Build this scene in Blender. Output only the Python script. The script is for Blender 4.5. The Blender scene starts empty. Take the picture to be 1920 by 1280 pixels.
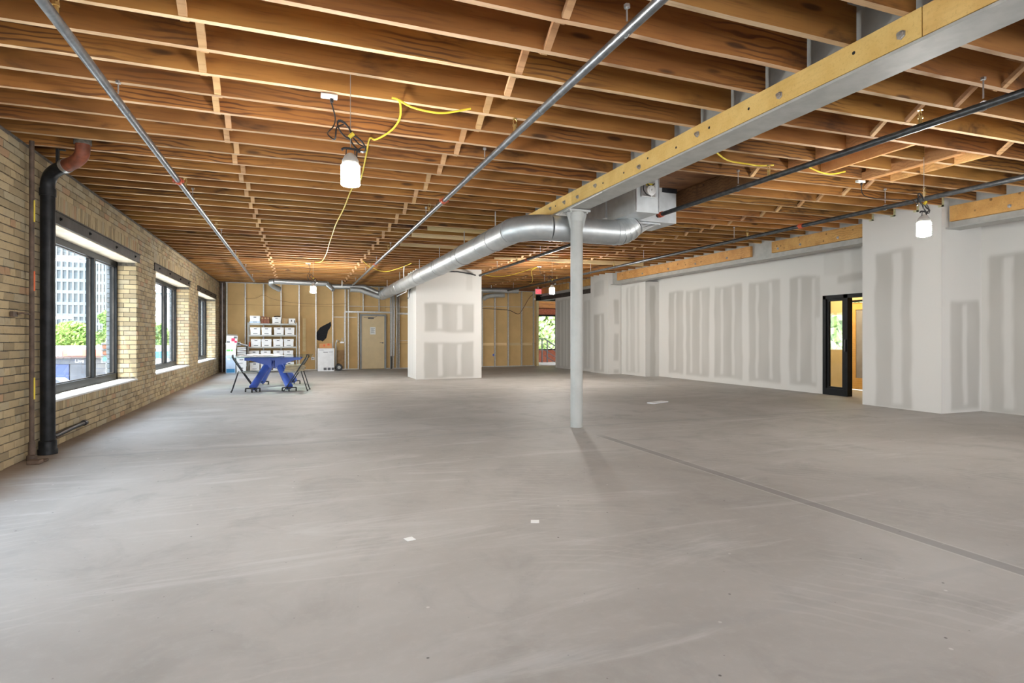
import bpy, bmesh, math, random
from mathutils import Vector, Matrix, noise as mnoise
random.seed(7)
PI = math.pi
scene = bpy.context.scene
COL = scene.collection

# ------------------------------------------------------------------ camera, world, exposure
cam_d = bpy.data.cameras.new('camera')
cam = bpy.data.objects.new('camera', cam_d)
COL.objects.link(cam)
cam.location = (0, 0, 1.25)
cam.rotation_euler = (PI / 2, 0, -math.atan(404 / 1075))
cam_d.sensor_width = 36
cam_d.lens = 36 * 1075 / 1920
cam_d.shift_y = -8 / 1920
cam_d.clip_end = 1000
scene.camera = cam
scene.view_settings.view_transform = 'Standard'
scene.view_settings.look = 'None'
scene.view_settings.exposure = 0.17
scene.view_settings.gamma = 1
scene.view_settings.use_curve_mapping = False
world = bpy.data.worlds.new('sky')
scene.world = world
world.use_nodes = True
wn = world.node_tree
wbg = wn.nodes['Background']
SKY = 8.0
wbg.inputs[1].default_value = SKY
_tc = wn.nodes.new('ShaderNodeTexCoord')
_sx = wn.nodes.new('ShaderNodeSeparateXYZ')
_rp = wn.nodes.new('ShaderNodeValToRGB')
wn.links.new(_tc.outputs['Generated'], _sx.inputs[0])
wn.links.new(_sx.outputs[2], _rp.inputs[0])
_rp.color_ramp.elements[0].color = (0.95, 0.97, 1.0, 1)
_rp.color_ramp.elements[1].color = (0.62, 0.76, 1.0, 1)
wn.links.new(_rp.outputs[0], wbg.inputs[0])
LAMP = 360.0
sun = bpy.data.lights.new('sun', 'SUN'); sun.energy = 24; sun.angle = .02; sun.color = (1, .96, .9)
sun_o = bpy.data.objects.new('sun', sun); COL.objects.link(sun_o)
sun_o.rotation_euler = Vector((.185, .247, -.951)).to_track_quat('-Z', 'Y').to_euler()
def portal(loc, rot, sx, sy):
    l = bpy.data.lights.new('daylight_portal', 'AREA')
    l.shape = 'RECTANGLE'; l.size = sx; l.size_y = sy
    l.cycles.is_portal = True
    o = bpy.data.objects.new('daylight_portal', l)
    o.location = loc; o.rotation_euler = rot
    COL.objects.link(o)
for yc in (9.725, 14.875, 20.05):
    portal((-3.06, yc, 1.54), (0, -PI / 2, 0), 2.02, 3.75)
portal((4.0, -3.2, 1.675), (PI / 2, 0, 0), 13.2, 1.85)

# ------------------------------------------------------------------ helpers
class MB:
    def __init__(s):
        s.v = []; s.f = []; s.m = []
    def add(s, vs, fs, m=0):
        b = len(s.v)
        s.v += [tuple(p) for p in vs]
        s.f += [tuple(i + b for i in f) for f in fs]
        s.m += [m] * len(fs)
        return s
    def box(s, x0, x1, y0, y1, z0, z1, m=0, M=None):
        vs = [Vector((x, y, z)) for z in (z0, z1) for y in (y0, y1) for x in (x0, x1)]
        if M is not None: vs = [M @ p for p in vs]
        return s.add(vs, [(0, 2, 3, 1), (4, 5, 7, 6), (0, 1, 5, 4), (2, 6, 7, 3), (0, 4, 6, 2), (1, 3, 7, 5)], m)
    def bar(s, a, b, w, h, m=0, up=(0, 0, 1)):
        a = Vector(a); b = Vector(b); d = (b - a).normalized(); up = Vector(up)
        if abs(d.dot(up)) > .99: up = Vector((0, 1, 0))
        x = d.cross(up).normalized(); u = x.cross(d)
        vs = [p + x * sx * w / 2 + u * sz * h / 2 for p in (a, b) for sz in (-1, 1) for sx in (-1, 1)]
        return s.add(vs, [(0, 1, 3, 2), (4, 6, 7, 5), (0, 4, 5, 1), (2, 3, 7, 6), (0, 2, 6, 4), (1, 5, 7, 3)], m)
    def tube(s, pts, r, n=10, m=0, cap=True):
        pts = [Vector(p) for p in pts]; k = len(pts)
        rr = r if isinstance(r, (list, tuple)) else [r] * k
        d0 = (pts[1] - pts[0]).normalized()
        x = d0.orthogonal().normalized(); vs = []; prev = d0
        for i, p in enumerate(pts):
            d = (pts[min(i + 1, k - 1)] - pts[max(i - 1, 0)])
            d = d.normalized() if d.length > 1e-9 else prev
            q = prev.rotation_difference(d); x = (q @ x); x = (x - d * x.dot(d)).normalized(); prev = d
            y = d.cross(x)
            vs += [p + (x * math.cos(t) + y * math.sin(t)) * rr[i] for t in [2 * PI * j / n for j in range(n)]]
        fs = [(i * n + j, i * n + (j + 1) % n, (i + 1) * n + (j + 1) % n, (i + 1) * n + j) for i in range(k - 1) for j in range(n)]
        if cap: fs += [tuple(range(n))[::-1], tuple((k - 1) * n + j for j in range(n))]
        return s.add(vs, fs, m)
    def lathe(s, prof, n=16, m=0, c=(0, 0, 0)):
        vs = [(c[0] + r * math.cos(2 * PI * j / n), c[1] + r * math.sin(2 * PI * j / n), c[2] + z) for r, z in prof for j in range(n)]
        k = len(prof)
        fs = [(i * n + j, i * n + (j + 1) % n, (i + 1) * n + (j + 1) % n, (i + 1) * n + j) for i in range(k - 1) for j in range(n)]
        fs += [tuple(range(n))[::-1], tuple((k - 1) * n + j for j in range(n))]
        return s.add(vs, fs, m)
    def prism(s, poly, a, b, m=0):
        """polygon points poly (3-D) extruded by the vector b - a"""
        d = Vector(b) - Vector(a); n = len(poly)
        vs = [Vector(p) for p in poly] + [Vector(p) + d for p in poly]
        fs = [tuple(range(n))[::-1], tuple(range(n, 2 * n))] + [(i, (i + 1) % n, n + (i + 1) % n, n + i) for i in range(n)]
        return s.add(vs, fs, m)
    def mesh(s, name, mats, smooth=False):
        me = bpy.data.meshes.new(name)
        me.from_pydata(s.v, [], s.f)
        for mt in (mats if isinstance(mats, (list, tuple)) else [mats]): me.materials.append(mt)
        me.polygons.foreach_set('material_index', s.m)
        if smooth:
            me.polygons.foreach_set('use_smooth', [True] * len(me.polygons))
            try: me.set_sharp_from_angle(angle=math.radians(40))
            except Exception: pass
        me.update()
        bm = bmesh.new(); bm.from_mesh(me); bmesh.ops.recalc_face_normals(bm, faces=bm.faces); bm.to_mesh(me); bm.free()
        return me
    def build(s, name, mats, parent=None, smooth=False, loc=None, bevel=0):
        o = link(name, s.mesh(name, mats, smooth), parent, loc)
        if bevel:
            b = o.modifiers.new('bevel', 'BEVEL'); b.width = bevel; b.segments = 2; b.limit_method = 'ANGLE'
        return o

def link(name, data, parent=None, loc=None, rot=None):
    o = bpy.data.objects.new(name, data)
    COL.objects.link(o)
    if parent: o.parent = parent
    if loc is not None: o.location = loc
    if rot is not None: o.rotation_euler = rot
    return o
def tag(o, label, cat, group=None):
    o['label'] = label; o['category'] = cat
    if group: o['group'] = group
    return o
def thing(name, label, cat, loc=(0, 0, 0), rz=0, group=None):
    return tag(link(name, None, None, loc, (0, 0, rz)), label, cat, group)
def struct(o): o['kind'] = 'structure'; return o
def stuff(o): o['kind'] = 'stuff'; return o
def copy_tree(o, parent=None, loc=None, rz=None):
    c = o.copy(); COL.objects.link(c)
    if parent: c.parent = parent
    if loc is not None: c.location = loc
    if rz is not None: c.rotation_euler = (0, 0, rz)
    for ch in list(o.children): copy_tree(ch, c)
    return c
def text(body, size, loc, rot, mt, parent, name='lettering', ex=.004):
    c = bpy.data.curves.new(name, 'FONT'); c.body = body; c.size = size; c.extrude = ex
    c.align_x = 'CENTER'; c.align_y = 'CENTER'; c.materials.append(mt)
    tmp = bpy.data.objects.new('tmp', c); COL.objects.link(tmp); bpy.context.view_layer.update()
    me = bpy.data.meshes.new_from_object(tmp); bpy.data.objects.remove(tmp)
    return link(name, me, parent, loc, rot)
def arc(c, r, u, v, a0, a1, n=8):
    c = Vector(c); u = Vector(u); v = Vector(v)
    return [c + u * r * math.cos(a0 + (a1 - a0) * i / n) + v * r * math.sin(a0 + (a1 - a0) * i / n) for i in range(n + 1)]
def spline(pts, n=8):
    P = [Vector(p) for p in pts]; P = [P[0]] + P + [P[-1]]; out = []
    for i in range(1, len(P) - 2):
        a, b, c, d = P[i - 1:i + 3]
        for j in range(n):
            t = j / n
            out.append(.5 * ((2 * b) + (c - a) * t + (2 * a - 5 * b + 4 * c - d) * t * t + (3 * b - a - 3 * c + d) * t ** 3))
    return out + [P[-2]]

# ------------------------------------------------------------------ materials
class NT:
    def __init__(s, name):
        s.m = bpy.data.materials.new(name); s.m.use_nodes = True
        s.t = s.m.node_tree; s.b = s.t.nodes['Principled BSDF']
    def n(s, typ, **kw):
        nd = s.t.nodes.new('ShaderNode' + typ)
        for k, v in kw.items(): setattr(nd, k, v)
        return nd
    def l(s, a, b): s.t.links.new(a, b)
    def put(s, sock, v):
        if hasattr(v, 'is_output') or isinstance(v, bpy.types.NodeSocket): s.l(v, sock)
        else: sock.default_value = v
    def math(s, op, a, b=0.0, clamp=False):
        nd = s.n('Math', operation=op); nd.use_clamp = clamp
        s.put(nd.inputs[0], a); s.put(nd.inputs[1], b); return nd.outputs[0]
    def mix(s, f, a, b, typ='MIX'):
        nd = s.n('MixRGB', blend_type=typ)
        s.put(nd.inputs[0], f)
        for i, v in ((1, a), (2, b)):
            s.put(nd.inputs[i], v if not isinstance(v, tuple) or len(v) == 4 else v + (1,))
        return nd.outputs[0]
    def ramp(s, v, a, b, smooth=True):
        nd = s.n('MapRange'); nd.interpolation_type = 'SMOOTHSTEP' if smooth else 'LINEAR'
        s.put(nd.inputs[0], v); nd.inputs[1].default_value = a; nd.inputs[2].default_value = b
        return nd.outputs[0]
    def coord(s, rnd=0, scale=(1, 1, 1), what='Object'):
        tc = s.n('TexCoord').outputs[what]
        if rnd:
            oi = s.n('ObjectInfo').outputs['Random']
            cx = s.n('CombineXYZ'); r = s.math('MULTIPLY', oi, rnd)
            for i in range(3): s.l(r, cx.inputs[i])
            ad = s.n('VectorMath', operation='ADD'); s.l(tc, ad.inputs[0]); s.l(cx.outputs[0], ad.inputs[1]); tc = ad.outputs[0]
        if scale != (1, 1, 1):
            ml = s.n('VectorMath', operation='MULTIPLY'); s.l(tc, ml.inputs[0]); ml.inputs[1].default_value = scale; tc = ml.outputs[0]
        return tc
    def noise(s, vec, scale, detail=4, rough=.55, dist=0):
        nd = s.n('TexNoise'); s.l(vec, nd.inputs['Vector'])
        nd.inputs['Scale'].default_value = scale; nd.inputs['Detail'].default_value = detail
        nd.inputs['Roughness'].default_value = rough; nd.inputs['Distortion'].default_value = dist
        return nd.outputs['Fac']
    def bump(s, h, strength=.3, dist=.01):
        nd = s.n('Bump'); nd.inputs['Strength'].default_value = strength; nd.inputs['Distance'].default_value = dist
        s.l(h, nd.inputs['Height']); s.l(nd.outputs[0], s.b.inputs['Normal'])
    def out(s, col=None, rough=None, metal=None):
        for k, v in (('Base Color', col), ('Roughness', rough), ('Metallic', metal)):
            if v is not None: s.put(s.b.inputs[k], v if not isinstance(v, tuple) or len(v) == 4 else v + (1,))
        return s.m

def pm(name, c, var=.12, scale=8, rough=.6, metal=0, bump=0, stretch=(1, 1, 1), rnd=10):
    t = NT(name)
    f = t.noise(t.coord(rnd, stretch), scale, 5)
    d = tuple(x * (1 - var) for x in c); e = tuple(min(1, x * (1 + var)) for x in c)
    if bump: t.bump(f, bump, .01)
    return t.out(t.mix(t.ramp(f, .3, .7), d, e), rough, metal)
def wood(name, dark, mid, light, grain=1.0, stains=.6, knots=True, rough=.75, rings=.42):
    t = NT(name)
    co = t.coord(60)
    def sc(v, k):
        nd = t.n('VectorMath', operation='MULTIPLY'); t.l(v, nd.inputs[0]); nd.inputs[1].default_value = k; return nd.outputs[0]
    big = t.noise(sc(co, (.5, 3, 3)), 1.6, 3)
    fine = t.noise(sc(co, (1.2, 26, 26)), 2.2, 6, .65)
    wv = t.n('TexWave', wave_type='BANDS', bands_direction='Z'); t.l(sc(co, (.22, 1, 1)), wv.inputs[0])
    wv.inputs['Scale'].default_value = 7; wv.inputs['Distortion'].default_value = 9 * grain
    wv.inputs['Detail'].default_value = 2.5; wv.inputs['Detail Scale'].default_value = 1.1
    c = t.mix(t.ramp(big, .3, .7), mid, light)
    c = t.mix(t.math('MULTIPLY', t.ramp(fine, .5, .75), .45), c, dark)
    c = t.mix(t.math('MULTIPLY', t.math('MULTIPLY', t.ramp(wv.outputs['Fac'], .55, .95), t.ramp(t.noise(sc(co, (.35, .5, .5)), 1.7, 2), .45, .62)), rings), c, dark)
    if stains:
        st = t.noise(sc(co, (.8, 2.2, 2.2)), 1.3, 5, .6, .4)
        c = t.mix(t.math('MULTIPLY', t.ramp(st, .56, .74), stains), c, tuple(x * .45 for x in dark))
    if knots:
        vo = t.n('TexVoronoi'); t.l(sc(co, (1.3, 5.5, 5.5)), vo.inputs['Vector']); vo.inputs['Scale'].default_value = 1.0
        c = t.mix(t.math('MULTIPLY', t.ramp(vo.outputs['Distance'], .16, .07), .75), c, tuple(x * .4 for x in dark))
    oi = t.n('ObjectInfo').outputs['Random']
    hs = t.n('HueSaturation'); t.l(c, hs.inputs['Color']); t.l(t.math('ADD', .82, t.math('MULTIPLY', oi, .36)), hs.inputs['Value'])
    t.l(t.math('ADD', .492, t.math('MULTIPLY', t.math('FRACT', t.math('MULTIPLY', oi, 17.3)), .014)), hs.inputs['Hue'])
    t.bump(fine, .25, .004)
    return t.out(hs.outputs[0], rough)

M = {}
M['joist'] = wood('joist_wood', (.085, .030, .009), (.26, .106, .019), (.385, .175, .036), rings=.85, stains=.9)
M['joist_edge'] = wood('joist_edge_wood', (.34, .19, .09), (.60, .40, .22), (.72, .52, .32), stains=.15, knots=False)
M['brace'] = wood('brace_wood', (.32, .16, .065), (.55, .32, .14), (.66, .42, .22), stains=.2, knots=False)
M['fresh'] = wood('fresh_orange_wood', (.30, .14, .05), (.50, .25, .09), (.60, .33, .13), stains=.15, knots=False)
M['nailer'] = wood('yellow_nailer_wood', (.46, .27, .07), (.72, .46, .135), (.80, .55, .19), grain=.3, stains=.08, knots=False, rings=.10)
M['nailer2'] = wood('amber_nailer_wood', (.22, .10, .03), (.52, .27, .08), (.62, .35, .12), stains=.25)
M['pale'] = wood('pale_lumber', (.50, .36, .16), (.74, .56, .28), (.80, .64, .36), stains=0, knots=False)
M['oak'] = wood('honey_oak', (.42, .22, .05), (.62, .36, .10), (.68, .42, .14), grain=.6, stains=0, knots=False, rough=.4)
M['deck'] = wood('deck_boards', (.08, .03, .01), (.20, .09, .03), (.26, .13, .05))
M['steel'] = pm('grey_painted_steel', (.40, .40, .375), .1, 6, .5, .0)
M['column'] = pm('light_grey_paint', (.43, .44, .42), .05, 5, .45)
M['stud'] = pm('galvanised_stud', (.56, .56, .54), .12, 20, .42, .55)
M['darksteel'] = pm('dark_frame_metal', (.009, .0095, .010), .2, 5, .5, 0)
M['lintel'] = pm('brown_black_lintel_paint', (.055, .048, .042), .25, 8, .55)
M['blackpipe'] = pm('black_iron', (.022, .023, .025), .3, 9, .38, .2)
M['pipe'] = pm('bare_steel_pipe', (.24, .26, .28), .2, 14, .35, .8)
M['darkpipe'] = pm('blackened_steel_pipe', (.075, .08, .085), .3, 14, .38, .6)
M['rust'] = pm('red_brown_primer', (.20, .055, .025), .35, 9, .6)
M['brownpipe'] = pm('brown_rusty_pipe', (.10, .065, .045), .45, 7, .65)
M['redcoup'] = pm('orange_red_coupling', (.55, .10, .04), .15, 10, .5)
M['white'] = pm('white_plastic', (.78, .78, .76), .04, 6, .4)
M['paper'] = pm('white_paper', (.82, .82, .80), .05, 9, .8)
M['carton'] = pm('white_carton', (.80, .80, .80), .05, 7, .7)
M['bluecarton'] = pm('pale_blue_carton', (.55, .68, .85), .08, 6, .7)
M['kraft'] = pm('kraft_cardboard', (.42, .27, .13), .12, 9, .8)
M['redbrown'] = pm('red_brown_leatherette', (.22, .065, .03), .2, 8, .5)
M['black'] = pm('black_plastic', (.018, .018, .02), .3, 8, .45)
M['soot'] = pm('black_mastic', (.012, .013, .017), .3, 20, .8, 0, .5)
M['greyfab'] = pm('grey_seat', (.38, .38, .35), .1, 12, .7)
M['tan'] = pm('tan_cushion', (.42, .35, .24), .12, 14, .85, 0, .4)
M['blue'] = pm('blue_enamel', (.075, .14, .56), .08, 3, .28)
M['chairback'] = pm('grey_green_chair_back', (.11, .13, .13), .15, 9, .5)
M['yellow'] = pm('yellow_cord', (.80, .62, .05), .08, 20, .5)
M['ink'] = pm('grey_print', (.12, .12, .13), .2, 20, .8)
M['green'] = pm('green_print', (.20, .55, .16), .15, 20, .8)
M['pink'] = pm('crimson_print', (.62, .05, .12), .15, 20, .8)
M['orange'] = pm('orange_print', (.75, .16, .06), .1, 20, .8)
M['doorpaint'] = pm('cream_door_paint', (.66, .52, .31), .04, 4, .45)
M['doorframe'] = pm('grey_door_frame', (.27, .28, .28), .1, 5, .5)
M['conduit'] = pm('conduit', (.5, .5, .5), .1, 12, .35, .8)
M['brass'] = pm('brass_head', (.55, .40, .16), .2, 12, .35, .9)
M['cream'] = pm('cream_wall_paint', (.74, .55, .28), .05, 3, .6)
M['frosted'] = pm('frosted_glass', (.34, .33, .33), .12, 3, .3)
M['trimtape'] = pm('greenish_bead_tape', (.60, .58, .34), .15, 20, .7)
M['redbrick'] = pm('red_brick_wall', (.30, .10, .055), .35, 12, .85, 0, .5, (1, 1, 5))
M['asphalt'] = pm('sunlit_street_concrete', (.42, .42, .41), .15, .6, .9)
M['stucco'] = pm('white_facade', (.60, .60, .58), .08, .3, .8)
M['tower'] = pm('blue_glass_tower', (.098, .122, .134), .1, .05, .35)
M['towerslab'] = pm('tower_floor_slab', (.118, .135, .145), .06, .2, .7)
M['browntower'] = pm('brown_brick_tower', (.09, .06, .055), .15, .1, .8)
M['darkshop'] = pm('dark_shopfront', (.075, .08, .095), .2, 1, .5)
M['coral'] = pm('coral_band', (.60, .16, .10), .1, 1, .6)
M['navy'] = pm('navy_shopfront', (.04, .06, .16), .2, 1, .4)
M['skyblue'] = pm('bright_blue_band', (.05, .26, .52), .1, 1, .6)
M['leaf'] = pm('leaf_green', (.13, .24, .05), .5, 3, .7)
M['leaf3'] = pm('pale_sunlit_leaf', (.42, .54, .22), .35, 3, .7)
M['leaf2'] = pm('bright_leaf_green', (.24, .36, .08), .4, 3, .7)
M['bark'] = pm('bark', (.16, .11, .07), .3, 8, .9)
M['poleblue'] = pm('pale_grey_pole_paint', (.42, .50, .52), .05, 3, .5)
M['carred'] = pm('red_car_paint', (.45, .05, .05), .05, 2, .3)
M['carwhite'] = pm('white_car_paint', (.7, .7, .7), .05, 2, .3)
M['cargrey'] = pm('dark_car_paint', (.09, .10, .12), .1, 2, .3)
M['carorange'] = pm('orange_van_paint', (.7, .30, .05), .1, 2, .3)

for k in ('darksteel', 'lintel', 'slatebrick' if 'slatebrick' in M else 'lintel', 'blackpipe'):
    M[k].node_tree.nodes['Principled BSDF'].inputs['Specular IOR Level'].default_value = .15
def glass_mat(name, tint=(1, 1, 1)):
    t = NT(name); nt = t.t
    tr = t.n('BsdfTransparent'); tr.inputs[0].default_value = tint + (1,)
    gl = t.n('BsdfGlossy'); gl.inputs['Roughness'].default_value = .02
    lw = t.n('LayerWeight').outputs['Facing']; bk = t.n('NewGeometry').outputs['Backfacing']
    fr = t.math('MULTIPLY', t.math('ADD', .04, t.math('MULTIPLY', t.math('POWER', lw, 5), .8)), t.math('SUBTRACT', 1, bk))
    mx = t.n('MixShader'); t.l(fr, mx.inputs[0]); t.l(tr.outputs[0], mx.inputs[1]); t.l(gl.outputs[0], mx.inputs[2])
    t.l(mx.outputs[0], nt.nodes['Material Output'].inputs[0])
    return t.m
M['glass'] = glass_mat('window_glass', (.95, .98, .98))
M['tableglass'] = glass_mat('table_glass', (.80, .92, .90))
def emit(name, c, s):
    t = NT(name)
    t.b.inputs['Emission Color'].default_value = c + (1,); t.b.inputs['Emission Strength'].default_value = s
    return t.out(c, .5)
M['lamp'] = emit('lamp_glow', (1, .965, .91), LAMP)
M['lamp_far'] = emit('bright_lamp_glow', (1, .965, .91), LAMP * 2.6)
M['tube'] = emit('fluorescent_glow', (1, .9, .75), 6)
M['exitred'] = emit('exit_red_glow', (1, .08, .10), 1.6)
M['tlgreen'] = emit('green_signal_glow', (.05, 1, .6), 2)

def galv():
    t = NT('galvanised_sheet')
    vo = t.n('TexVoronoi'); t.l(t.coord(20), vo.inputs['Vector']); vo.inputs['Scale'].default_value = 26
    n2 = t.noise(t.coord(20), 2.5, 4)
    c = t.mix(t.ramp(n2, .3, .7), (.50, .53, .54), (.64, .66, .66))
    sp = t.n('SeparateColor'); t.l(vo.outputs['Color'], sp.inputs[0])
    c = t.mix(t.math('MULTIPLY', sp.outputs[0], .2), c, (.40, .44, .47))
    return t.out(c, t.math('ADD', t.math('MULTIPLY', n2, .2), .32), .72)
M['galv'] = galv()
M['galvflat'] = pm('dull_galvanised_sheet', (.58, .61, .62), .10, 5, .5, .3)

def brick_mat():
    t = NT('buff_brick')
    geo = t.n('NewGeometry').outputs['Random Per Island']
    oi = t.n('ObjectInfo').outputs['Random']
    r = t.math('FRACT', t.math('ADD', geo, t.math('MULTIPLY', oi, 7.31)))
    co = t.coord(0, what='Object')
    c = t.mix(t.ramp(r, 0, .6), (.30, .235, .14), (.46, .36, .21))
    c = t.mix(t.ramp(r, .72, .8), c, (.40, .335, .22))
    c = t.mix(t.math('MULTIPLY', t.ramp(r, .93, .94), .6), c, (.42, .22, .11))
    n1 = t.noise(co, 22, 6, .65); n2 = t.noise(co, .9, 4)
    c = t.mix(t.math('MULTIPLY', t.ramp(n1, .5, .8), .35), c, (.20, .16, .10))
    c = t.mix(t.math('MULTIPLY', t.ramp(n2, .5, .75), .4), c, (.42, .39, .33))
    t.bump(n1, .4, .006)
    return t.out(c, .9)
M['brick'] = brick_mat()
M['mortar'] = pm('grey_mortar', (.13, .115, .095), .3, 25, .95, 0, .6, (1, 1, 1), 0)
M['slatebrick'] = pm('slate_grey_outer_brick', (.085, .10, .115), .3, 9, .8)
M['limesill'] = pm('limewashed_sill', (.66, .65, .62), .08, 5, .8)
M['soffit'] = pm('pale_soffit_board', (.70, .60, .46), .15, 6, .7)
M['sheath'] = pm('tan_gypsum_sheathing', (.64, .43, .19), .09, 1.3, .8)

def drywall_mat():
    t = NT('primed_drywall')
    a = t.n('Attribute'); a.attribute_name = 'mud'
    n1 = t.noise(t.coord(0), 1.1, 4)
    c = t.mix(a.outputs['Fac'], (.66, .645, .61), (.435, .42, .385))
    c = t.mix(t.math('MULTIPLY', n1, .08), c, (.5, .48, .44))
    return t.out(c, .75)
M['drywall'] = drywall_mat()

def floor_mat():
    t = NT('worn_concrete')
    co = t.coord(0); sx = t.n('SeparateXYZ'); t.l(co, sx.inputs[0]); X, Y = sx.outputs[0], sx.outputs[1]
    big = t.noise(co, .35, 5, .6, .6); med = t.noise(co, 1.6, 6, .65, .8); fine = t.noise(co, 14, 6, .7)
    c = t.mix(t.ramp(big, .3, .7), (.338, .315, .285), (.45, .43, .402))
    c = t.mix(t.math('MULTIPLY', t.ramp(med, .48, .7), .5), c, (.285, .27, .248))
    c = t.mix(t.math('MULTIPLY', t.ramp(fine, .45, .8), .25), c, (.50, .485, .46))
    sv = t.n('VectorMath', operation='MULTIPLY'); t.l(co, sv.inputs[0]); sv.inputs[1].default_value = (.25, 1.6, 1)
    stk = t.noise(sv.outputs[0], 1.3, 6, .7, 1.2)
    c = t.mix(t.math('MULTIPLY', t.ramp(stk, .52, .70), .5), c, (.56, .55, .53))
    # trowel swirls
    wv = t.n('TexWave', wave_type='RINGS', rings_direction='SPHERICAL'); t.l(co, wv.inputs[0])
    wv.inputs['Scale'].default_value = 3.2; wv.inputs['Distortion'].default_value = 7; wv.inputs['Detail'].default_value = 3; wv.inputs['Detail Scale'].default_value = .6
    sw = t.math('MULTIPLY', t.ramp(wv.outputs['Fac'], .75, 1), t.ramp(t.noise(co, .8, 2), .5, .62))
    c = t.mix(t.math('MULTIPLY', sw, .16), c, (.58, .56, .53))
    # white flecks and dark specks
    for sc, thr, col, k in ((1.9, .016, (.05, .045, .04), .8), (1.6, .018, (.68, .67, .64), .55), (3.7, .018, (.12, .11, .10), .6)):
        vo = t.n('TexVoronoi', voronoi_dimensions='2D'); t.l(co, vo.inputs['Vector']); vo.inputs['Scale'].default_value = sc
        sp = t.n('SeparateColor'); t.l(vo.outputs['Color'], sp.inputs[0])
        c = t.mix(t.math('MULTIPLY', t.math('MULTIPLY', t.ramp(vo.outputs['Distance'], thr, thr * .4), t.ramp(sp.outputs[0], .5, .8)), k), c, col)
    # filled saw-cut strip below the beam, and cross joints
    d = t.math('ABSOLUTE', t.math('SUBTRACT', X, 3.62))
    brk = t.ramp(t.noise(co, .5, 2), .40, .47)
    near = t.ramp(Y, 6.6, 6.2)
    c = t.mix(t.math('MULTIPLY', t.math('MULTIPLY', t.ramp(d, .055, .045), near), t.math('MULTIPLY', brk, .55)), c, (.19, .185, .175))
    c = t.mix(t.math('MULTIPLY', t.math('MULTIPLY', t.ramp(t.math('ABSOLUTE', t.math('SUBTRACT', d, .06)), .012, .004), near), .4), c, (.55, .54, .51))
    wy = t.math('ADD', Y, t.math('MULTIPLY', med, .05))
    for yy, kk in ((7.22, .32), (2.05, .12), (12.4, .3)):
        c = t.mix(t.math('MULTIPLY', t.ramp(t.math('ABSOLUTE', t.math('SUBTRACT', wy, yy)), .05, .015), kk), c, (.25, .255, .26))
    # brown dust along the brick wall
    dx = t.math('ADD', X, t.math('MULTIPLY', med, .9))
    c = t.mix(t.math('MULTIPLY', t.ramp(dx, -1.55, -2.25), .75), c, (.20, .125, .07))
    t.bump(fine, .12, .003)
    return t.out(c, t.math('ADD', t.math('MULTIPLY', med, .2), .55))
M['floor'] = floor_mat()

# ================================================================== STRUCTURE
H_L = 3.25                                   # underside of the joists in the left bay
def hz2(x): return 3.30 + (x - 3.75) * .0175  # the right bay rises a little
WIN = [(7.85, 11.6), (13.0, 16.75), (18.18, 21.92), (2.68, 6.43)]
SZ, LZ = .53, 2.55                           # sill and lintel heights

f = MB(); f.box(-2.62, 12.6, -3.0, 26.3, -.18, 0)
floor = struct(f.build('floor', M['floor']))

# ---- ceiling: deck, joists, bridging, trimmed opening
c = MB()
c.box(-2.76, 3.66, -3, 23.3, 3.545, 3.62)
c.prism([(3.66, -3, hz2(3.66) + .292), (11.0, -3, hz2(11) + .292), (11.0, -3, hz2(11) + .36), (3.66, -3, 3.62)], (0, -3, 0), (0, 23.3, 0))
ceiling = struct(c.build('ceiling', M['deck']))
def joist_mesh(L, slope=0, seed=0, t=.046, d=.29, jit=.004):
    r = random.Random(seed); n = max(2, int(L / .5)); vs = []; mb = MB()
    for i in range(n + 1):
        x = L * i / n; z = slope * x
        a, b = r.uniform(-jit, jit), r.uniform(-jit, jit)
        vs += [(x, -t / 2 + b, z + a), (x, t / 2 + b, z + a * .4), (x, t / 2 + b, z + d), (x, -t / 2 + b, z + d)]
    mb.v = vs
    for i in range(n):
        k = 4 * i
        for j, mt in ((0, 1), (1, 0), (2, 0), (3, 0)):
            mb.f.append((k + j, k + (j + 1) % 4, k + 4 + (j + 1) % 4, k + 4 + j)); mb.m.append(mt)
    mb.f += [(0, 3, 2, 1), (4 * n, 4 * n + 1, 4 * n + 2, 4 * n + 3)]; mb.m += [0, 0]
    return mb.mesh('joist', [M['joist'], M['joist_edge']])
JA = [joist_mesh(6.34, 0, s) for s in range(5)]
JB = [joist_mesh(6.27, .0175, s + 9) for s in range(5)]
JC = joist_mesh(6.12, .0175, 31)
YA = [3.69 + .405 * k for k in range(-12, 48)]
YB = [3.475 + .405 * k for k in range(-12, 49)]
XB = 3.76
OPEN = [y for y in YB if 4.6 < y < 5.2]
PIER = lambda y: 6.26 < y < 7.74 or 16.97 < y < 18.3
for i, y in enumerate(YA):
    link('joist', JA[i % 5], ceiling, (-2.74, y, H_L))
for i, y in enumerate(YB):
    if y in OPEN:
        for x0, x1 in ((3.76, 5.73), (6.33, 7.0), (7.16, 7.53), (7.6, 10.03)):
            link('joist', joist_mesh(x1 - x0, .0175, i), ceiling, (x0, y, hz2(x0)))
    elif 6.2 < y < 8.4:
        x1 = 9.88 if PIER(y) else 10.03
        link('joist', joist_mesh(x1 - 5.86, .0175, i), ceiling, (5.86, y, hz2(5.86)))
    elif PIER(y): link('joist', JC, ceiling, (XB, y, hz2(XB)))
    else: link('joist', JB[i % 5], ceiling, (XB, y, hz2(XB)))
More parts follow.
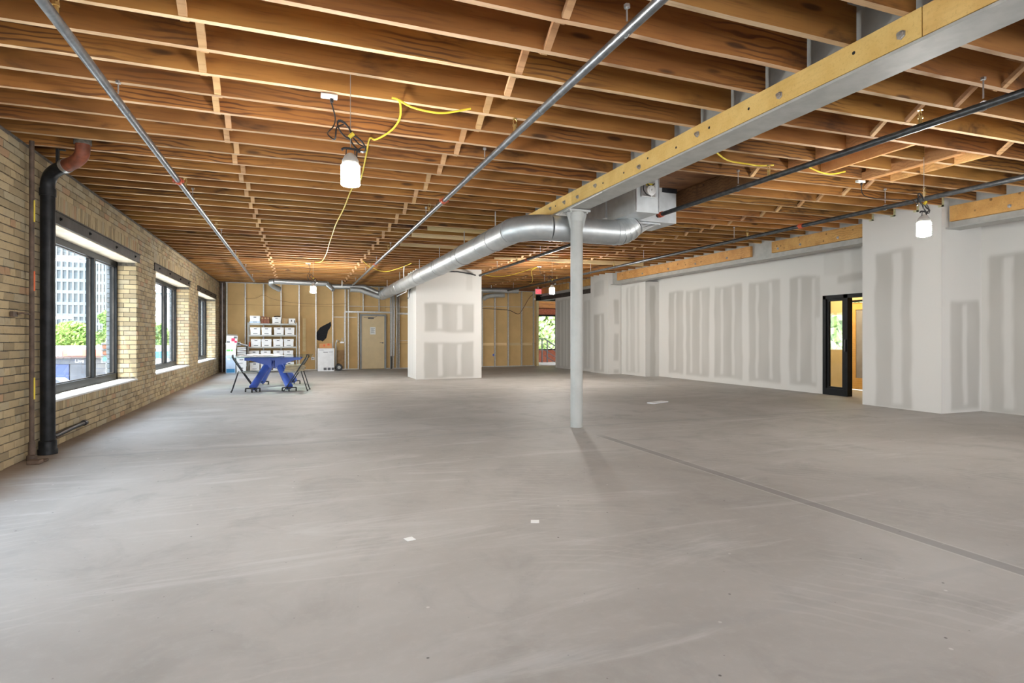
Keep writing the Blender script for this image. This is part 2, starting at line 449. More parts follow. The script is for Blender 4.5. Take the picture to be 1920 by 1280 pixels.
# trimmed opening: short members running between the long joists at y 4.29 and 5.50
yo0 = max(y for y in YB if y < 4.6) + .023; yo1 = min(y for y in YB if y > 5.2) - .023
for x, w, h, dz, mt in ((5.755, .045, .27, 0, 'fresh'), (6.30, .045, .24, .0, 'fresh'), (7.025, .045, .10, -.03, 'fresh'), (7.115, .07, .18, -.02, 'fresh'), (7.565, .045, .26, 0, 'fresh')):
    m = MB(); m.box(-w / 2, w / 2, yo0, yo1, 0, h)
    m.build('trimmer', M[mt], ceiling, loc=(x, 0, hz2(x) + dz))
ya, yb = max(y for y in YB if y < 6.2) + .023, min(y for y in YB if y > 8.4) - .023
MB().box(-.023, .023, ya, yb, 0, .28).build('trimmer', M['deck'], ceiling, loc=(5.835, 0, hz2(5.835)))
# cross bridging: two rows per bay, a pair of crossed sticks in every gap
def brace_mesh(sign, gap=.359, h=.27):
    a = (0, -gap / 2, h if sign > 0 else .012); b = (0, gap / 2, .012 if sign > 0 else h)
    return MB().bar(a, b, .05, .034).mesh('bridging', M['brace'])
BRA, BRB = brace_mesh(1), brace_mesh(-1)
far = MB()
def bridge(x, ys, zf, s0):
    for k in range(len(ys) - 1):
        ym = (ys[k] + ys[k + 1]) / 2; dx = .027 * (1 if (k + s0) % 2 else -1); z = zf(x)
        if ym < 1.3: continue
        if ym < 15:
            link('bridging', BRA, ceiling, (x + dx, ym, z))
            link('bridging', BRB, ceiling, (x + dx + (.056 if dx < 0 else -.056) , ym, z))
        else:
            far.bar((x + dx, ym - .18, z + .27), (x + dx, ym + .18, z + .012), .05, .034)
for x in (-.635, 1.61): bridge(x, YA, lambda q: H_L, 0)
for x in (5.56, 7.62):
    for lo, hi in ((-9, 4.4), (5.4, 6.2), (8.4, 30)) if x < 6 else ((-9, 4.4), (5.4, 30)): bridge(x, [y for y in YB if lo < y < hi], hz2, 0)
stuff(far.build('far_bridging', M['brace'], ceiling))
# pale boards sistered to joists near the duct
for i, (x0, y) in enumerate(((2.28, 10.6), (2.14, 11.4), (2.12, 12.6))):
    yy = min(YA, key=lambda q: abs(q - y)) - .045
    MB().box(0, 3.5 - x0, -.02, .02, 0, .2).build('sister_board', M['pale'], ceiling, loc=(x0, yy, H_L - .012))
yy = min(YB, key=lambda q: abs(q - 14.6)) - .045
MB().box(0, 4.6, -.02, .02, 0, .16).build('sister_board', M['pale'], ceiling, loc=(4.9, yy, hz2(4.9)))

# ---- left wall: mortar core, bricks, lintels, sills
def spans(y0, y1, cuts):
    out = [(y0, y1)]
    for a, b in cuts:
        nxt = []
        for p, q in out:
            if b <= p or a >= q: nxt.append((p, q)); continue
            if a > p: nxt.append((p, a))
            if b < q: nxt.append((b, q))
        out = nxt
    return sorted(out)
w = MB(); XF = -2.602
for a, b in spans(-3, 23.3, [(y0, y1) for y0, y1 in WIN]): w.box(-3.03, XF, a, b, -.18, LZ)
for y0, y1 in WIN: w.box(-3.03, XF, y0, y1, -.18, SZ - .025)
w.box(-3.03, XF, -3, 23.3, LZ, H_L - .01)
w.box(-3.03, -2.765, -3, 23.3, H_L - .01, 3.62)
wall_left = struct(w.build('wall_left', M['mortar']))
rb = random.Random(3)
def brick_mb(mb, x0, x1, y0, y1, z0, z1, j=.004):
    vs = [(x + rb.uniform(-j, j) * (1 if x > -2.7 else 0), y + rb.uniform(-j, j), z + rb.uniform(-j, j) * .7) for z in (z0, z1) for y in (y0, y1) for x in (x0, x1)]
    mb.add(vs, [(0, 2, 3, 1), (4, 5, 7, 6), (0, 1, 5, 4), (2, 6, 7, 3), (1, 3, 7, 5)])
bricks = []
CH = .080; g = .0055
for i in range(40):
    z0, z1 = i * CH + g, (i + 1) * CH - g; zm = (z0 + z1) / 2
    cuts = []
    for y0, y1 in WIN:
        if SZ - .10 < zm < SZ: cuts.append((y0, y1))
        elif SZ <= zm < LZ: cuts.append((y0 - .0, y1 + .0))
        elif LZ <= zm < 2.70: cuts.append((y0 - .14, y1 + .14))
        elif 2.70 <= zm < 2.90: cuts.append((y0 - .14, y1 + .14))
    for a, b in spans(1.0, 23.04, cuts):
        hd = i % 6 == 5
        L = .112 if hd else .225
        y = math.floor(a / L) * L + (L / 2 if i % 2 else 0) - L
        while y < b:
            p, q = max(y + g, a), min(y + L - g, b)
            if q - p > .02: bricks.append((p, q, z0, z1))
            y += L
for y0, y1 in WIN:
    y = y0 - .14
    while y < y1 + .13:                                            # soldier course over the lintel
        bricks.append((y + g, y + .072 - g * .4, 2.705, 2.70 + .197)); y += .0735
    y = y0
    while y < y1 - .05:                                            # rowlock under the sill
        bricks.append((y + g, y + .07, SZ - .125, SZ - .028)); y += .0735
vis = sorted([b for b in bricks if b[1] > 6.63], key=lambda b: b[0])
parts, rest = vis[:296], vis[296:] + [b for b in bricks if b[1] <= 6.63]
BV = {}
for p, q, z0, z1 in parts:
    key = (round(q - p, 2), round(z1 - z0, 3), rb.randrange(4))
    if key not in BV:
        mb = MB(); brick_mb(mb, -.02, .012, 0, q - p, 0, z1 - z0); BV[key] = mb.mesh('brick', M['brick'])
    link('brick', BV[key], wall_left, (-2.60 + rb.uniform(-.003, .003), p, z0))
mb = MB()
for p, q, z0, z1 in rest:
    brick_mb(mb, -2.62, -2.588 + rb.uniform(-.003, .003), p, q, z0, z1)
ot = MB()
for y0, y1 in WIN:                                                 # brick reveals of the openings
    for yj, s in ((y1, -1), (y0, 1)):
        for i in range(6, 33):
            z0, z1 = i * CH + g, (i + 1) * CH - g
            if z1 > LZ or z0 < SZ: continue
            xs = (-2.88, -2.70, -2.598) if i % 2 else (-2.88, -2.79, -2.598)
            for xa, xb in zip(xs, xs[1:]):
                jy = rb.uniform(.004, .016)
                mb.box(xa + g, xb - g * .3, min(yj, yj + s * jy), max(yj, yj + s * jy), z0, z1)
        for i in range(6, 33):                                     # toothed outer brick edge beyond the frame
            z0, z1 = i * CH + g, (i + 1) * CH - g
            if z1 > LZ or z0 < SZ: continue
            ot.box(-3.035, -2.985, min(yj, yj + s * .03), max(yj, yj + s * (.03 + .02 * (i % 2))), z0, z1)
stuff(mb.build('far_brickwork', M['brick'], wall_left))
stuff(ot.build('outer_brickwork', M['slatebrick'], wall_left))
bolt = MB().lathe([(.022, 0), (.022, .008), (.013, .009), (.013, .022)], 6).mesh('bolt', M['darksteel'])
for y0, y1 in WIN[:3]:
    m = MB(); m.box(-2.75, -2.578, y0 - .13, y1 + .13, LZ, LZ + .15)
    m.box(-2.578, -2.562, y0 - .13, y1 + .13, LZ + .135, LZ + .15); m.box(-2.578, -2.566, y0 - .13, y1 + .13, LZ, LZ + .012)
    lt = m.build('lintel', M['lintel'], wall_left)
    for fr in (.07, .34, .66, .95):
        link('bolt', bolt, lt, (-2.578, y0 + (y1 - y0) * fr, LZ + .075), (0, PI / 2, 0))
    MB().box(-2.96, -2.588, y0, y1, LZ - .012, LZ).build('soffit', M['soffit'], wall_left)
    s = MB(); s.box(-2.98, -2.578, y0 + .002, y1 - .002, SZ - .026, SZ); s.build('sill', M['limesill'], wall_left, bevel=.008)

# ---- windows
def window(n, y0, y1):
    fr = MB(); xa, xb = -2.975, -2.875; t = .062
    fr.box(xa, xb, y0, y0 + t, SZ, LZ - .012); fr.box(xa, xb, y1 - t, y1, SZ, LZ - .012)
    fr.box(xa, xb, y0, y1, SZ, SZ + .11); fr.box(xa, xb, y0, y1, LZ - .10, LZ - .012)
    o = struct(fr.build('window_%d' % n, M['darksteel']))
    ms = (y0 + .88, y1 - 1.2)
    for ym in ms:
        MB().box(xa, xb + .004, ym - .04, ym + .04, SZ + .11, LZ - .10).build('mullion', M['darksteel'], o)
    ed = (y0 + t,) + tuple(v for ym in ms for v in (ym - .04, ym + .04)) + (y1 - t,)
    for k in range(0, 6, 2):
        a, b = ed[k], ed[k + 1]
        p = MB().box(-2.942, -2.934, a, b, SZ + .11, LZ - .10).build('pane', M['glass'], o)
        bd = MB()
        for q in (a, b - .012): bd.box(-2.934, -2.915, q, q + .012, SZ + .11, LZ - .10)
        bd.box(-2.934, -2.915, a, b, SZ + .11, SZ + .122); bd.box(-2.934, -2.915, a, b, LZ - .112, LZ - .10)
        bd.build('glazing_bead', M['lintel'], p)
for n, (a, b) in enumerate(WIN): window(n + 1, a, b)

# ---- drywall surfaces with bare patches and joint-compound stripes
def ss(a, b, x):
    t = min(1, max(0, (x - a) / (b - a))); return t * t * (3 - 2 * t)
def dry(name, faces, boxes=(), parent=None):
    mb = MB(); col = []
    for O, U, w, h, patches in faces:
        O = Vector(O); U = Vector(U); st = .035 if patches else .5
        nu, nv = max(1, int(w / st)), max(1, int(h / st)); b = len(mb.v)
        for j in range(nv + 1):
            for i in range(nu + 1):
                u, v = w * i / nu, h * j / nv; val = 0
                if patches:
                    du = mnoise.noise((u * 2.1, v * 2.1, O.y)) * .03 + mnoise.noise((u * 9, v * 3, O.y + 4)) * .012
                    dv = mnoise.noise((u * 1.7, v * 1.7, O.x + 9)) * .05
                    for a0, a1, b0, b1, k in patches:
                        e = .035 if a1 - a0 > .2 else .028
                        q = ss(a0 - e, a0 + e, u + du) * (1 - ss(a1 - e, a1 + e, u + du)) * ss(b0 - .05, b0 + .05, v + dv) * (1 - ss(b1 - .05, b1 + .05, v + dv))
                        if q > 0: val += (k * (.85 + .3 * mnoise.noise((u * 3, v, 7))) - val) * q
                mb.v.append(O + U * u + Vector((0, 0, v))); col.append(max(0, min(1, val)))
        for j in range(nv):
            for i in range(nu):
                k = b + j * (nu + 1) + i
                mb.f.append((k, k + 1, k + nu + 2, k + nu + 1)); mb.m.append(0)
    for bx in boxes:
        mb.box(*bx); col += [0] * 8
    me = bpy.data.meshes.new(name); me.from_pydata([tuple(p) for p in mb.v], [], mb.f); me.materials.append(M['drywall'])
    at = me.attributes.new('mud', 'FLOAT', 'POINT'); at.data.foreach_set('value', col)
    return link(name, me, parent)
ZW = 3.10
def group(d0, d1, z0, z1, stripes, k=.85, w=.05):
    return [(d0, d1, z0, z1, k)] + [(s - w, s + w, z0 + .08, z1 - .05, .15) for s in stripes]
P = []
for y1, y0, st in ((15.02, 14.31, (14.70,)), (14.17, 13.14, (13.93, 13.50)), (12.93, 11.87, (12.63, 12.20)), (11.63, 10.61, (11.35, 10.91)), (10.34, 9.60, (10.06, 9.66))):
    P += group(15.53 - y1, 15.53 - y0, .14, 2.64, [15.53 - s for s in st])
P += [(15.53 - 9.62, 15.53 - 9.50, 1.7, 2.62, .6)]
wall_right = struct(dry('wall_right', [((10.865, 15.53, 0), (0, -1, 0), 6.12, ZW, P)], [(10.87, 11.0, 9.41, 23.2, 0, 3.8)]))
dry('drywall_panel', [((10.865, 9.41, 2.16), (0, -1, 0), 1.71, ZW - 2.16, [(.35, 1.0, .25, .42, .75), (.0, .5, .45, .9, .25)])], [(10.87, 11.0, 7.70, 9.41, 2.16, 3.8)], wall_right)
P = group(.12, .70, .0, 2.62, (.40,), .9, .07) + group(1.5, 2.5, .1, 2.6, (1.8, 2.2)) + group(3.4, 4.5, .1, 2.6, (3.7, 4.1))
P = [(a0 + .0, a1, b0, b1, k) for a0, a1, b0, b1, k in P]
dry('drywall_panel', [((10.865, 6.3, 0), (0, -1, 0), 9.3, ZW, P)], [(10.87, 11.0, -3, 7.70, 0, 3.8)], wall_right)
# pier by the glass door
PZ = 3.66
pf = group(7.7 - 7.45, 7.7 - 6.79, .0, 2.78, (7.7 - 7.04,), .85, .085)
ps = group(10.09 - 9.87, 10.81 - 9.87, .05, 1.85, (10.45 - 9.87,), .95, .06)
dry('drywall_pier', [((9.865, 7.7, 0), (0, -1, 0), 1.4, PZ, pf), ((9.865, 6.297, 0), (1, 0, 0), 1.0, PZ, ps)], [(9.87, 10.865, 6.3, 7.7, 0, PZ)], wall_right)
# far pier, the bump beside it and the stretch of wall beyond
pf = group(18.24 - 18.0, 18.24 - 17.27, .05, 2.06, (18.24 - 17.53,), .85, .06) + [(.25, .95, 2.68, 3.2, .45)]
ps = [(.22, .40, 1.70, 2.54, .8), (.22, .40, .47, 1.39, .8), (.22, .40, .03, .17, .8)]
dry('drywall_pier', [((9.865, 18.24, 0), (0, -1, 0), 1.24, PZ, pf), ((9.865, 16.997, 0), (1, 0, 0), .5, PZ, ps)], [(9.87, 10.865, 17.0, 18.24, 0, PZ)], wall_right)
pb = [(.30, 1.1, .1, 2.92, .55), (.44, .56, .15, 2.9, .05), (.82, .98, .1, 2.9, .05)]
dry('drywall_pier', [((10.355, 16.97, 0), (0, -1, 0), 1.44, 3.02, pb), ((10.355, 15.527, 0), (1, 0, 0), .51, 3.02, [(.16, .36, 0, 2.9, .8)])], [(10.36, 10.865, 15.53, 16.97, 0, 3.02)], wall_right)
pw = group(.12, 1.35, .02, 2.75, (.5, .82, 1.06), .75, .06) + group(2.5, 3.0, .1, 2.6, (2.78,), .5)
dry('drywall_panel', [((9.995, 21.5, 0), (0, -1, 0), 3.26, 2.85, pw)], [(10.0, 10.865, 18.24, 21.5, 0, 2.85)], wall_right)
# free-standing enclosure
q = group(3.57 - 3.32, 5.09 - 3.32, 1.41, 2.26, (4.03 - 3.32, 4.66 - 3.32), 1.0, .075) + group(3.57 - 3.32, 5.09 - 3.32, .02, 1.11, (4.04 - 3.32, 4.64 - 3.32), 1.0, .07)
q += [(4.86 - 3.32, 5.06 - 3.32, 2.68, 3.2, .35)]
ql = [(.3, .42, .1, 3, .3), (.7, .8, .1, 3, .3)]
wall_center = struct(dry('wall_center', [((3.315, 16.895, 0), (1, 0, 0), 2.03, 3.53, q), ((3.315, 18.25, 0), (0, -1, 0), 1.355, 3.53, ql)], [(3.32, 5.34, 16.9, 18.25, 0, 3.53)]))
# pale bead round the joist pockets of the near pier
for y in YB:
    if 6.3 < y < 7.7:
        z = hz2(9.86)
        MB().box(9.845, 9.864, y - .05, y - .024, z - .03, z + .25).box(9.845, 9.864, y - .05, y + .03, z - .03, z - .004).build('corner_bead', M['trimtape'], wall_right)

# ---- back wall: sheathing, studs, tracks
w = MB(); w.box(-3.1, 9.84, 23.115, 23.3, 0, 3.6); w.box(9.84, 11.0, 23.115, 23.3, 2.86, 3.6)
wall_back = struct(w.build('wall_back', M['deck']))
edges = [-2.58, -1.77, -.555, .675, 1.86, 2.34, 3.30, 3.56, 4.76, 5.98, 7.2, 7.86, 9.08, 9.82]
for a, b in zip(edges, edges[1:]):
    if abs(a - 2.34) < .01: rows = ((2.10, 3.24),)
    else: rows = ((.01, 2.43), (2.438, 3.24)) if b < 4 else ((.01, .99), (.998, 3.24))
    for z0, z1 in rows:
        MB().box(a + .003, b - .003, 23.095, 23.112, z0, z1).build('sheathing_panel', M['sheath'], wall_back)
def stud_mesh(z0, z1):
    m = MB(); m.box(-.02, .02, 0, .003, z0, z1); m.box(-.02, -.017, .003, .09, z0, z1); m.box(-.02, .02, .087, .09, z0, z1); m.box(.014, .02, .003, .012, z0, z1)
    return m.mesh('stud', M['stud'])
SF, SD, SH = stud_mesh(.03, 3.22), stud_mesh(.03, 2.2), stud_mesh(2.26, 3.22)
for x in (-2.36, -1.75, -1.14, -.54, .09, .69, 1.30, 1.76, 1.88, 3.50, 3.60, 3.75, 3.83, 4.5, 5.1, 5.7, 6.3, 6.9, 7.32, 7.88, 8.48, 9.10, 9.66):
    link('stud', SF, wall_back, (x, 23.0, 0))
link('stud', SD, wall_back, (2.25, 23.0, 0))
for x in (2.44, 3.05): link('stud', SH, wall_back, (x, 23.0, 0))
t = MB(); t.box(-2.4, 9.7, 22.995, 23.09, 3.22, 3.245); t.build('top_track', M['stud'], wall_back)
t = MB(); t.box(-2.4, 2.28, 22.995, 23.09, 0, .03); t.box(3.32, 9.7, 22.995, 23.09, 0, .03); t.build('bottom_track', M['stud'], wall_back)
MB().box(1.74, 3.55, 22.985, 23.09, 2.20, 2.265).build('door_header', M['stud'], wall_back)
MB().box(3.73, 4.6, 22.985, 23.09, 2.16, 2.225).build('door_header', M['stud'], wall_back)
for z, a, b in ((2.02, 1.3, 2.2), (2.45, 1.9, 4.4), (1.1, 3.85, 4.5), (2.55, 7.3, 9.66)):
    MB().box(a, b, 23.088, 23.094, z, z + .02).build('brace_strap', M['stud'], wall_back)
for x in (7.6, 8.18, 8.79, 9.37):
    MB().box(x - .25, x + .25, 23.085, 23.094, .90, 1.01).build('foam_patch', M['pale'], wall_back)
MB().box(7.80, 7.87, 23.08, 23.094, .45, .54).build('blue_tape', M['blue'], wall_back)['label'] = 'small blue tape square'
MB().box(-2.57, -2.41, 22.9, 23.09, 0, 3.24).build('corner_post', M['brownpipe'], wall_back)
MB().bar((-2.49, 22.88, 0), (-2.49, 22.88, 3.2), .02, .02).build('conduit', M['conduit'], wall_back)
# black mastic blot on the sheathing
bl = [(.702, 1.413), (.839, 1.62), (1.015, 1.724), (1.16, 1.80), (1.232, 1.851), (1.252, 1.706), (1.19, 1.58), (1.133, 1.497), (1.10, 1.34), (1.074, 1.228), (1.0, 1.15), (.937, 1.084), (.86, 1.13), (.80, 1.12), (.721, 1.166)]
MB().prism([(x, 23.094, z) for x, z in bl], (0, 0, 0), (0, -.006, 0)).build('mastic_blot', M['soot'], wall_back)['label'] = 'black wing-shaped stain'
# wooden end post and dark header of the far opening
MB().box(9.78, 9.88, 22.98, 23.3, 0, 2.84).build('end_post', M['pale'], wall_back)
MB().box(9.79, 10.9, 22.96, 23.2, 2.84, 3.08).build('opening_header', M['darksteel'], wall_back)

# ---- door in the back wall
d = MB(); d.box(2.31, 2.375, 22.97, 23.11, 0, 2.15); d.box(3.255, 3.32, 22.97, 23.11, 0, 2.15); d.box(2.375, 3.255, 22.97, 23.11, 2.085, 2.15)
door1 = struct(d.build('door_1', M['doorframe']))
lf = MB().box(2.38, 3.25, 23.0, 23.045, .015, 2.08).build('leaf', M['doorpaint'], door1)
hd = MB(); hd.lathe([(.03, 0), (.03, .012)], 14); hd.bar((0, 0, .035), (-.0, .12, .035), .02, .016); hd.tube([(0, 0, 0), (0, 0, .035)], .011)
h_ = hd.build('handle', M['ink'], lf); h_.location = (3.19, 23.0, 1.03); h_.rotation_euler = (PI / 2, 0, PI / 2 + PI)
h_.rotation_euler = Matrix(((0, -1, 0), (0, 0, -1), (1, 0, 0))).to_euler()
cl = MB(); cl.box(2.62, 2.84, 22.95, 23.0, 1.97, 2.03); cl.bar((2.73, 22.94, 2.0), (2.45, 22.93, 2.03), .02, .012); cl.bar((2.73, 22.94, 2.0), (2.95, 22.96, 2.06), .02, .012)
cl.build('door_closer', M['ink'], lf)
nt = MB().box(2.70, 2.91, 22.994, 22.999, 1.36, 1.65).build('notice', M['paper'], lf)
ln = MB()
for k in range(7): ln.box(2.73, 2.88 - .02 * (k % 3), 22.992, 22.994, 1.42 + k * .028, 1.428 + k * .028)
ln.build('print', M['ink'], nt)

# ---- glazed entrance in the right wall (frame, sidelight, opening)
fr = MB(); x0, x1 = 10.84, 10.98
fr.box(x0, x1, 9.33, 9.41, 0, 2.16); fr.box(x0, x1, 8.80, 8.90, 0, 2.16); fr.box(x0, x1, 7.72, 9.41, 2.08, 2.16)
fr.box(x0, x1, 8.90, 9.33, 0, .14); fr.box(x0, x1, 7.72, 7.80, 0, 2.16)
door2 = struct(fr.build('door_2', M['darksteel']))
sa = MB(); sa.box(10.87, 10.93, 8.90, 8.95, .14, 2.08); sa.box(10.87, 10.93, 9.28, 9.33, .14, 2.08); sa.box(10.87, 10.93, 8.95, 9.28, 2.03, 2.08); sa.box(10.87, 10.93, 8.95, 9.28, .14, .18)
sa.build('sash', M['darksteel'], door2)
MB().box(10.896, 10.904, 8.95, 9.28, .18, 2.03).build('pane', M['glass'], door2)
MB().box(10.81, 10.84, 8.83, 8.86, .95, 1.2).build('pull_handle', M['black'], door2)
# lobby beyond: cream wall with a small window, honey-coloured door
w = MB(); w.box(12.4, 12.55, 10.75, 13.0, 0, 2.7); w.box(12.4, 12.55, 10.02, 10.75, 0, .95); w.box(12.4, 12.55, 10.02, 10.75, 1.80, 2.7)
w.box(12.4, 12.55, 7.0, 10.02, 2.12, 2.7); w.box(12.4, 12.55, 7.0, 8.9, 0, 2.12)
w.box(11.0, 12.55, 12.9, 13.0, 0, 2.7); w.box(11.0, 12.55, 7.0, 7.1, 0, 2.7); w.box(11.0, 12.55, 7.0, 13.0, 2.7, 2.8)
lobby = struct(w.build('wall_lobby', M['cream']))
MB().box(12.46, 12.47, 10.02, 10.75, .95, 1.80).build('pane', M['glass'], lobby)
d = MB(); d.box(12.37, 12.42, 10.0, 10.04, 0, 2.12); d.box(12.37, 12.42, 8.88, 8.94, 0, 2.12); d.box(12.37, 12.42, 8.88, 10.04, 2.08, 2.13)
door3 = struct(d.build('door_3', M['darksteel']))
lf = MB(); lf.box(12.40, 12.445, 9.85, 9.99, .02, 2.07); lf.box(12.40, 12.445, 8.95, 9.09, .02, 2.07); lf.box(12.40, 12.445, 9.09, 9.85, .02, .29); lf.box(12.40, 12.445, 9.09, 9.85, 1.9, 2.07)
lf = lf.build('leaf', M['oak'], door3)
MB().box(12.415, 12.43, 9.09, 9.85, .29, 1.9).build('pane', M['frosted'], lf)
MB().box(11.5, 12.0, 9.0, 10.6, 2.66, 2.70).build('added_ceiling_light', emit('added_lobby_glow', (1, .80, .48), 14), lobby)  # unseen glowing panel, added to give the lobby its warm light

# ---- rear wall behind the camera: tall glazing frames on a low sill
w = MB(); w.box(-3.1, 11.0, -3.2, -3.0, 0, .75); w.box(-3.1, 11.0, -3.2, -3.0, 2.6, 3.66)
for x in (-3.0, -.7, 1.6, 3.9, 6.2, 8.5, 10.9): w.box(x - .17, x + .17, -3.2, -3.0, .75, 2.6)
struct(w.build('wall_rear', M['mortar']))

# ---- room beyond the far opening
w = MB(); w.box(8.6, 16, 23.3, 32, 3.05, 3.2)
for k in range(9): w.box(8.6, 16, 23.8 + k * .9, 23.9 + k * .9, 2.93, 3.05)
struct(w.build('ceiling_stairwell', M['joist']))
w = MB(); w.box(8.6, 16, 31, 31.3, -3, .55); w.box(8.6, 16, 31, 31.3, 2.55, 3.05); w.box(8.5, 8.6, 23.3, 31.3, -3, 3.05); w.box(16, 16.1, 23.3, 31.3, -3, 3.05)
ws = struct(w.build('wall_stairwell', M['redbrick']))
w = MB(); w.box(8.6, 16, 30.94, 31.0, 2.47, 2.58); w.box(8.6, 16, 30.94, 31.02, .50, .56); w.box(14.4, 14.5, 30.98, 31.06, .55, 2.5); w.box(9.4, 9.5, 30.98, 31.06, .55, 2.5)
w.build('window_frame', M['darksteel'], ws)
MB().box(8.6, 16, 31.12, 31.13, .55, 2.55).build('pane', M['glass'], ws)

# ================================================================== BEAMS, COLUMN, PIPES, DUCT
hexbolt = MB().lathe([(.03, 0), (.03, .004), (.02, .005), (.02, .018), (.012, .018), (.012, .03)], 6).mesh('bolt', M['conduit'])
hole = MB().lathe([(.012, 0), (.012, .002)], 8).mesh('bolt_hole', M['soot'])
B1 = thing('steel_beam', 'grey steel beam with a yellow timber bolted along it, above the round column', 'beam', (3.67, 0, 3.03))
b = MB(); b.box(-.155, .135, -2.9, 16.88, 0, .02); b.box(-.006, .006, -2.9, 16.88, .02, .50); b.box(-.155, .155, -2.9, 16.88, .49, .51)
b.build('i_section', M['steel'], B1)
prev = -2.9
for y in (-.1, 2.37, 7.07, 11.6, 16.88):
    m = MB(); m.box(-.135, -.075, prev + .003, y - .003, .035, .218)
    n_ = m.build('nailer', M['nailer'], B1, bevel=.003); prev = y
MB().box(.05, .11, -2.9, 16.88, .035, .25).build('nailer', M['nailer2'], B1)
for y in (.4, 1.45, 2.496, 3.459, 4.44, 5.419, 6.407, 6.891, 7.3, 7.771, 8.7):
    link('bolt', hexbolt, B1, (-.136, y, .115 + .02 * math.sin(y * 9)), (0, -PI / 2, 0))
for y in (.9, 1.9, 2.822, 3.786, 4.276, 4.764, 5.255, 5.738, 6.218, 7.6):
    link('bolt_hole', hole, B1, (-.1355, y, .125 + .02 * math.sin(y * 5)), (0, -PI / 2, 0))
wr = MB().tube(spline([(-.16, 6.2, .0), (-.17, 6.7, -.012), (-.16, 7.3, -.02), (-.05, 7.9, -.012), (.0, 8.4, -.01)]), .006, 6)
wr.build('white_cable', M['white'], B1)

C1 = thing('steel_column', 'round grey steel column in the middle of the floor under the beam', 'column', (3.655, 7.165, 0))
MB().lathe([(.086, 0), (.086, 2.86)], 32).build('shaft', M['column'], C1, smooth=True)
p = MB(); p.box(-.16, .16, -.11, .11, 2.985, 3.01); p.build('cap_plate', M['column'], C1)
p = MB(); p.lathe([(.086, 2.86), (.10, 2.9), (.10, 2.985)], 32)
p.build('collar', M['column'], C1, smooth=True)
for s in (-1, 1):
    MB().prism([(s * .08, -.008, 2.985), (s * .15, -.008, 2.985), (s * .15, -.008, 2.95), (s * .08, -.008, 2.70)], (0, 0, 0), (0, .016, 0)).build('gusset', M['column'], C1)
    for t_ in (-1, 1):
        MB().lathe([(.014, 2.965), (.014, 2.985)], 6, 0, (s * .12, t_ * .08, 0)).build('bolt', M['column'], C1)

B2 = thing('steel_beam', 'grey steel beam with amber timbers above the right-hand drywall', 'beam', (10.05, 0, 3.06))
b = MB()
for y0, y1 in ((-2.9, 6.29), (7.71, 16.99), (18.25, 23.0)):
    b.box(-.10, .25, y0, y1, -.04, -.02); b.box(-.02, .0, y0, y1, -.02, .62); b.box(-.10, .25, y0, y1, .6, .62)
b.build('i_section', M['steel'], B2)
for y0, y1 in ((-2.9, 6.24), (7.76, 9.98), (10.62, 16.6), (18.28, 19.9), (20.3, 22.9)):
    m = MB(); m.box(-.085, -.02, y0, y1, .075, .325); m.build('nailer', M['nailer2'], B2, bevel=.003)
MB().box(-.07, .2, 18.26, 22.95, -.205, -.04).build('lower_plate', M['lintel'], B2)
for y in (1.5, 3.2, 5.4, 8.3, 9.2, 9.8, 11.4, 12.6, 13.8, 15.1):
    link('bolt', hexbolt, B2, (-.086, y, .15), (0, -PI / 2, 0))

def hanger(z0, z1, r):
    m = MB(); m.tube([(0, 0, z1), (0, 0, z0 + r + .03)], .006, 6)
    m.tube([(0, r * 1.25 * math.cos(a), z0 + r * 1.25 * math.sin(a)) for a in [PI / 2 + 2 * PI * k / 12 for k in range(13)]], .004, 5)
    m.tube([(0, 0, z1), (0, 0, z1 + .02)], .02, 6)
    return m
def head_mesh(up=1):
    m = MB(); m.tube([(0, 0, 0), (0, 0, .05)], .016, 8); m.tube([(0, 0, .05), (0, 0, .07)], .022, 6); m.tube([(-.012, 0, .07), (-.018, 0, .10), (0, 0, .125)], .004, 5); m.tube([(.012, 0, .07), (.018, 0, .10), (0, 0, .125)], .004, 5)
    m.lathe([(.022, .122), (.022, .127)], 10)
    return m
def coupling(r):
    m = MB(); m.tube([(0, -.035, 0), (0, .035, 0)], r * 1.35, 14)
    for s in (-1, 1): m.box(s * r * 1.3 - .02, s * r * 1.3 + .02, -.02, .02, -.015, .015); m.tube([(s * r * 1.45, -.045, 0), (s * r * 1.45, .045, 0)], .008, 6)
    return m
def sprinkler(label, x, z, y0, y1, r, mt, hang, heads, coups, joints, top):
    o = thing('sprinkler_pipe', label, 'pipe', (x, 0, z), 0, 'sprinkler pipes under the joists')
    ys = [y0] + list(joints) + [y1]
    for a, b_ in zip(ys, ys[1:]):
        MB().tube([(0, a + .002, 0), (0, b_ - .002, 0)], r, 18).tube([(0, b_ - .012, 0), (0, b_ + .012, 0)], r * 1.08, 18).build('pipe_length', mt, o, smooth=True)
    hm = hanger(0, top - z, r).mesh('hanger', M['conduit']); sm = head_mesh().mesh('sprinkler_head', M['brass']); cm = coupling(r).mesh('coupling', M['redcoup'])
    for y in hang: link('hanger', hm, o, (0, y, 0))
    for y in heads: link('sprinkler_head', sm, o, (0, y, r * .8))
    for y in coups: link('coupling', cm, o, (0, y, 0))
    return o
sprinkler('bare steel sprinkler pipe running nearest the brick wall', -1.31, 3.10, -2.5, 20.6, .031, M['pipe'], (1.5, 3.0, 5.3, 8.75, 11.9, 14.6, 17.4, 20), (4.05, 8.2, 11.2, 15), (7.75,), (5.5, 13.0), 3.24)
sprinkler('bare steel sprinkler pipe between the nearest work light and the yellow-timbered beam', 1.87, 3.10, -2.5, 21.1, .031, M['pipe'], (1.2, 3.0, 5.8, 8.75, 12.3, 14.6, 17, 20), (4.9, 8.5, 12.6, 16), (7.6, 14.8), (4.3, 11.5), 3.24)
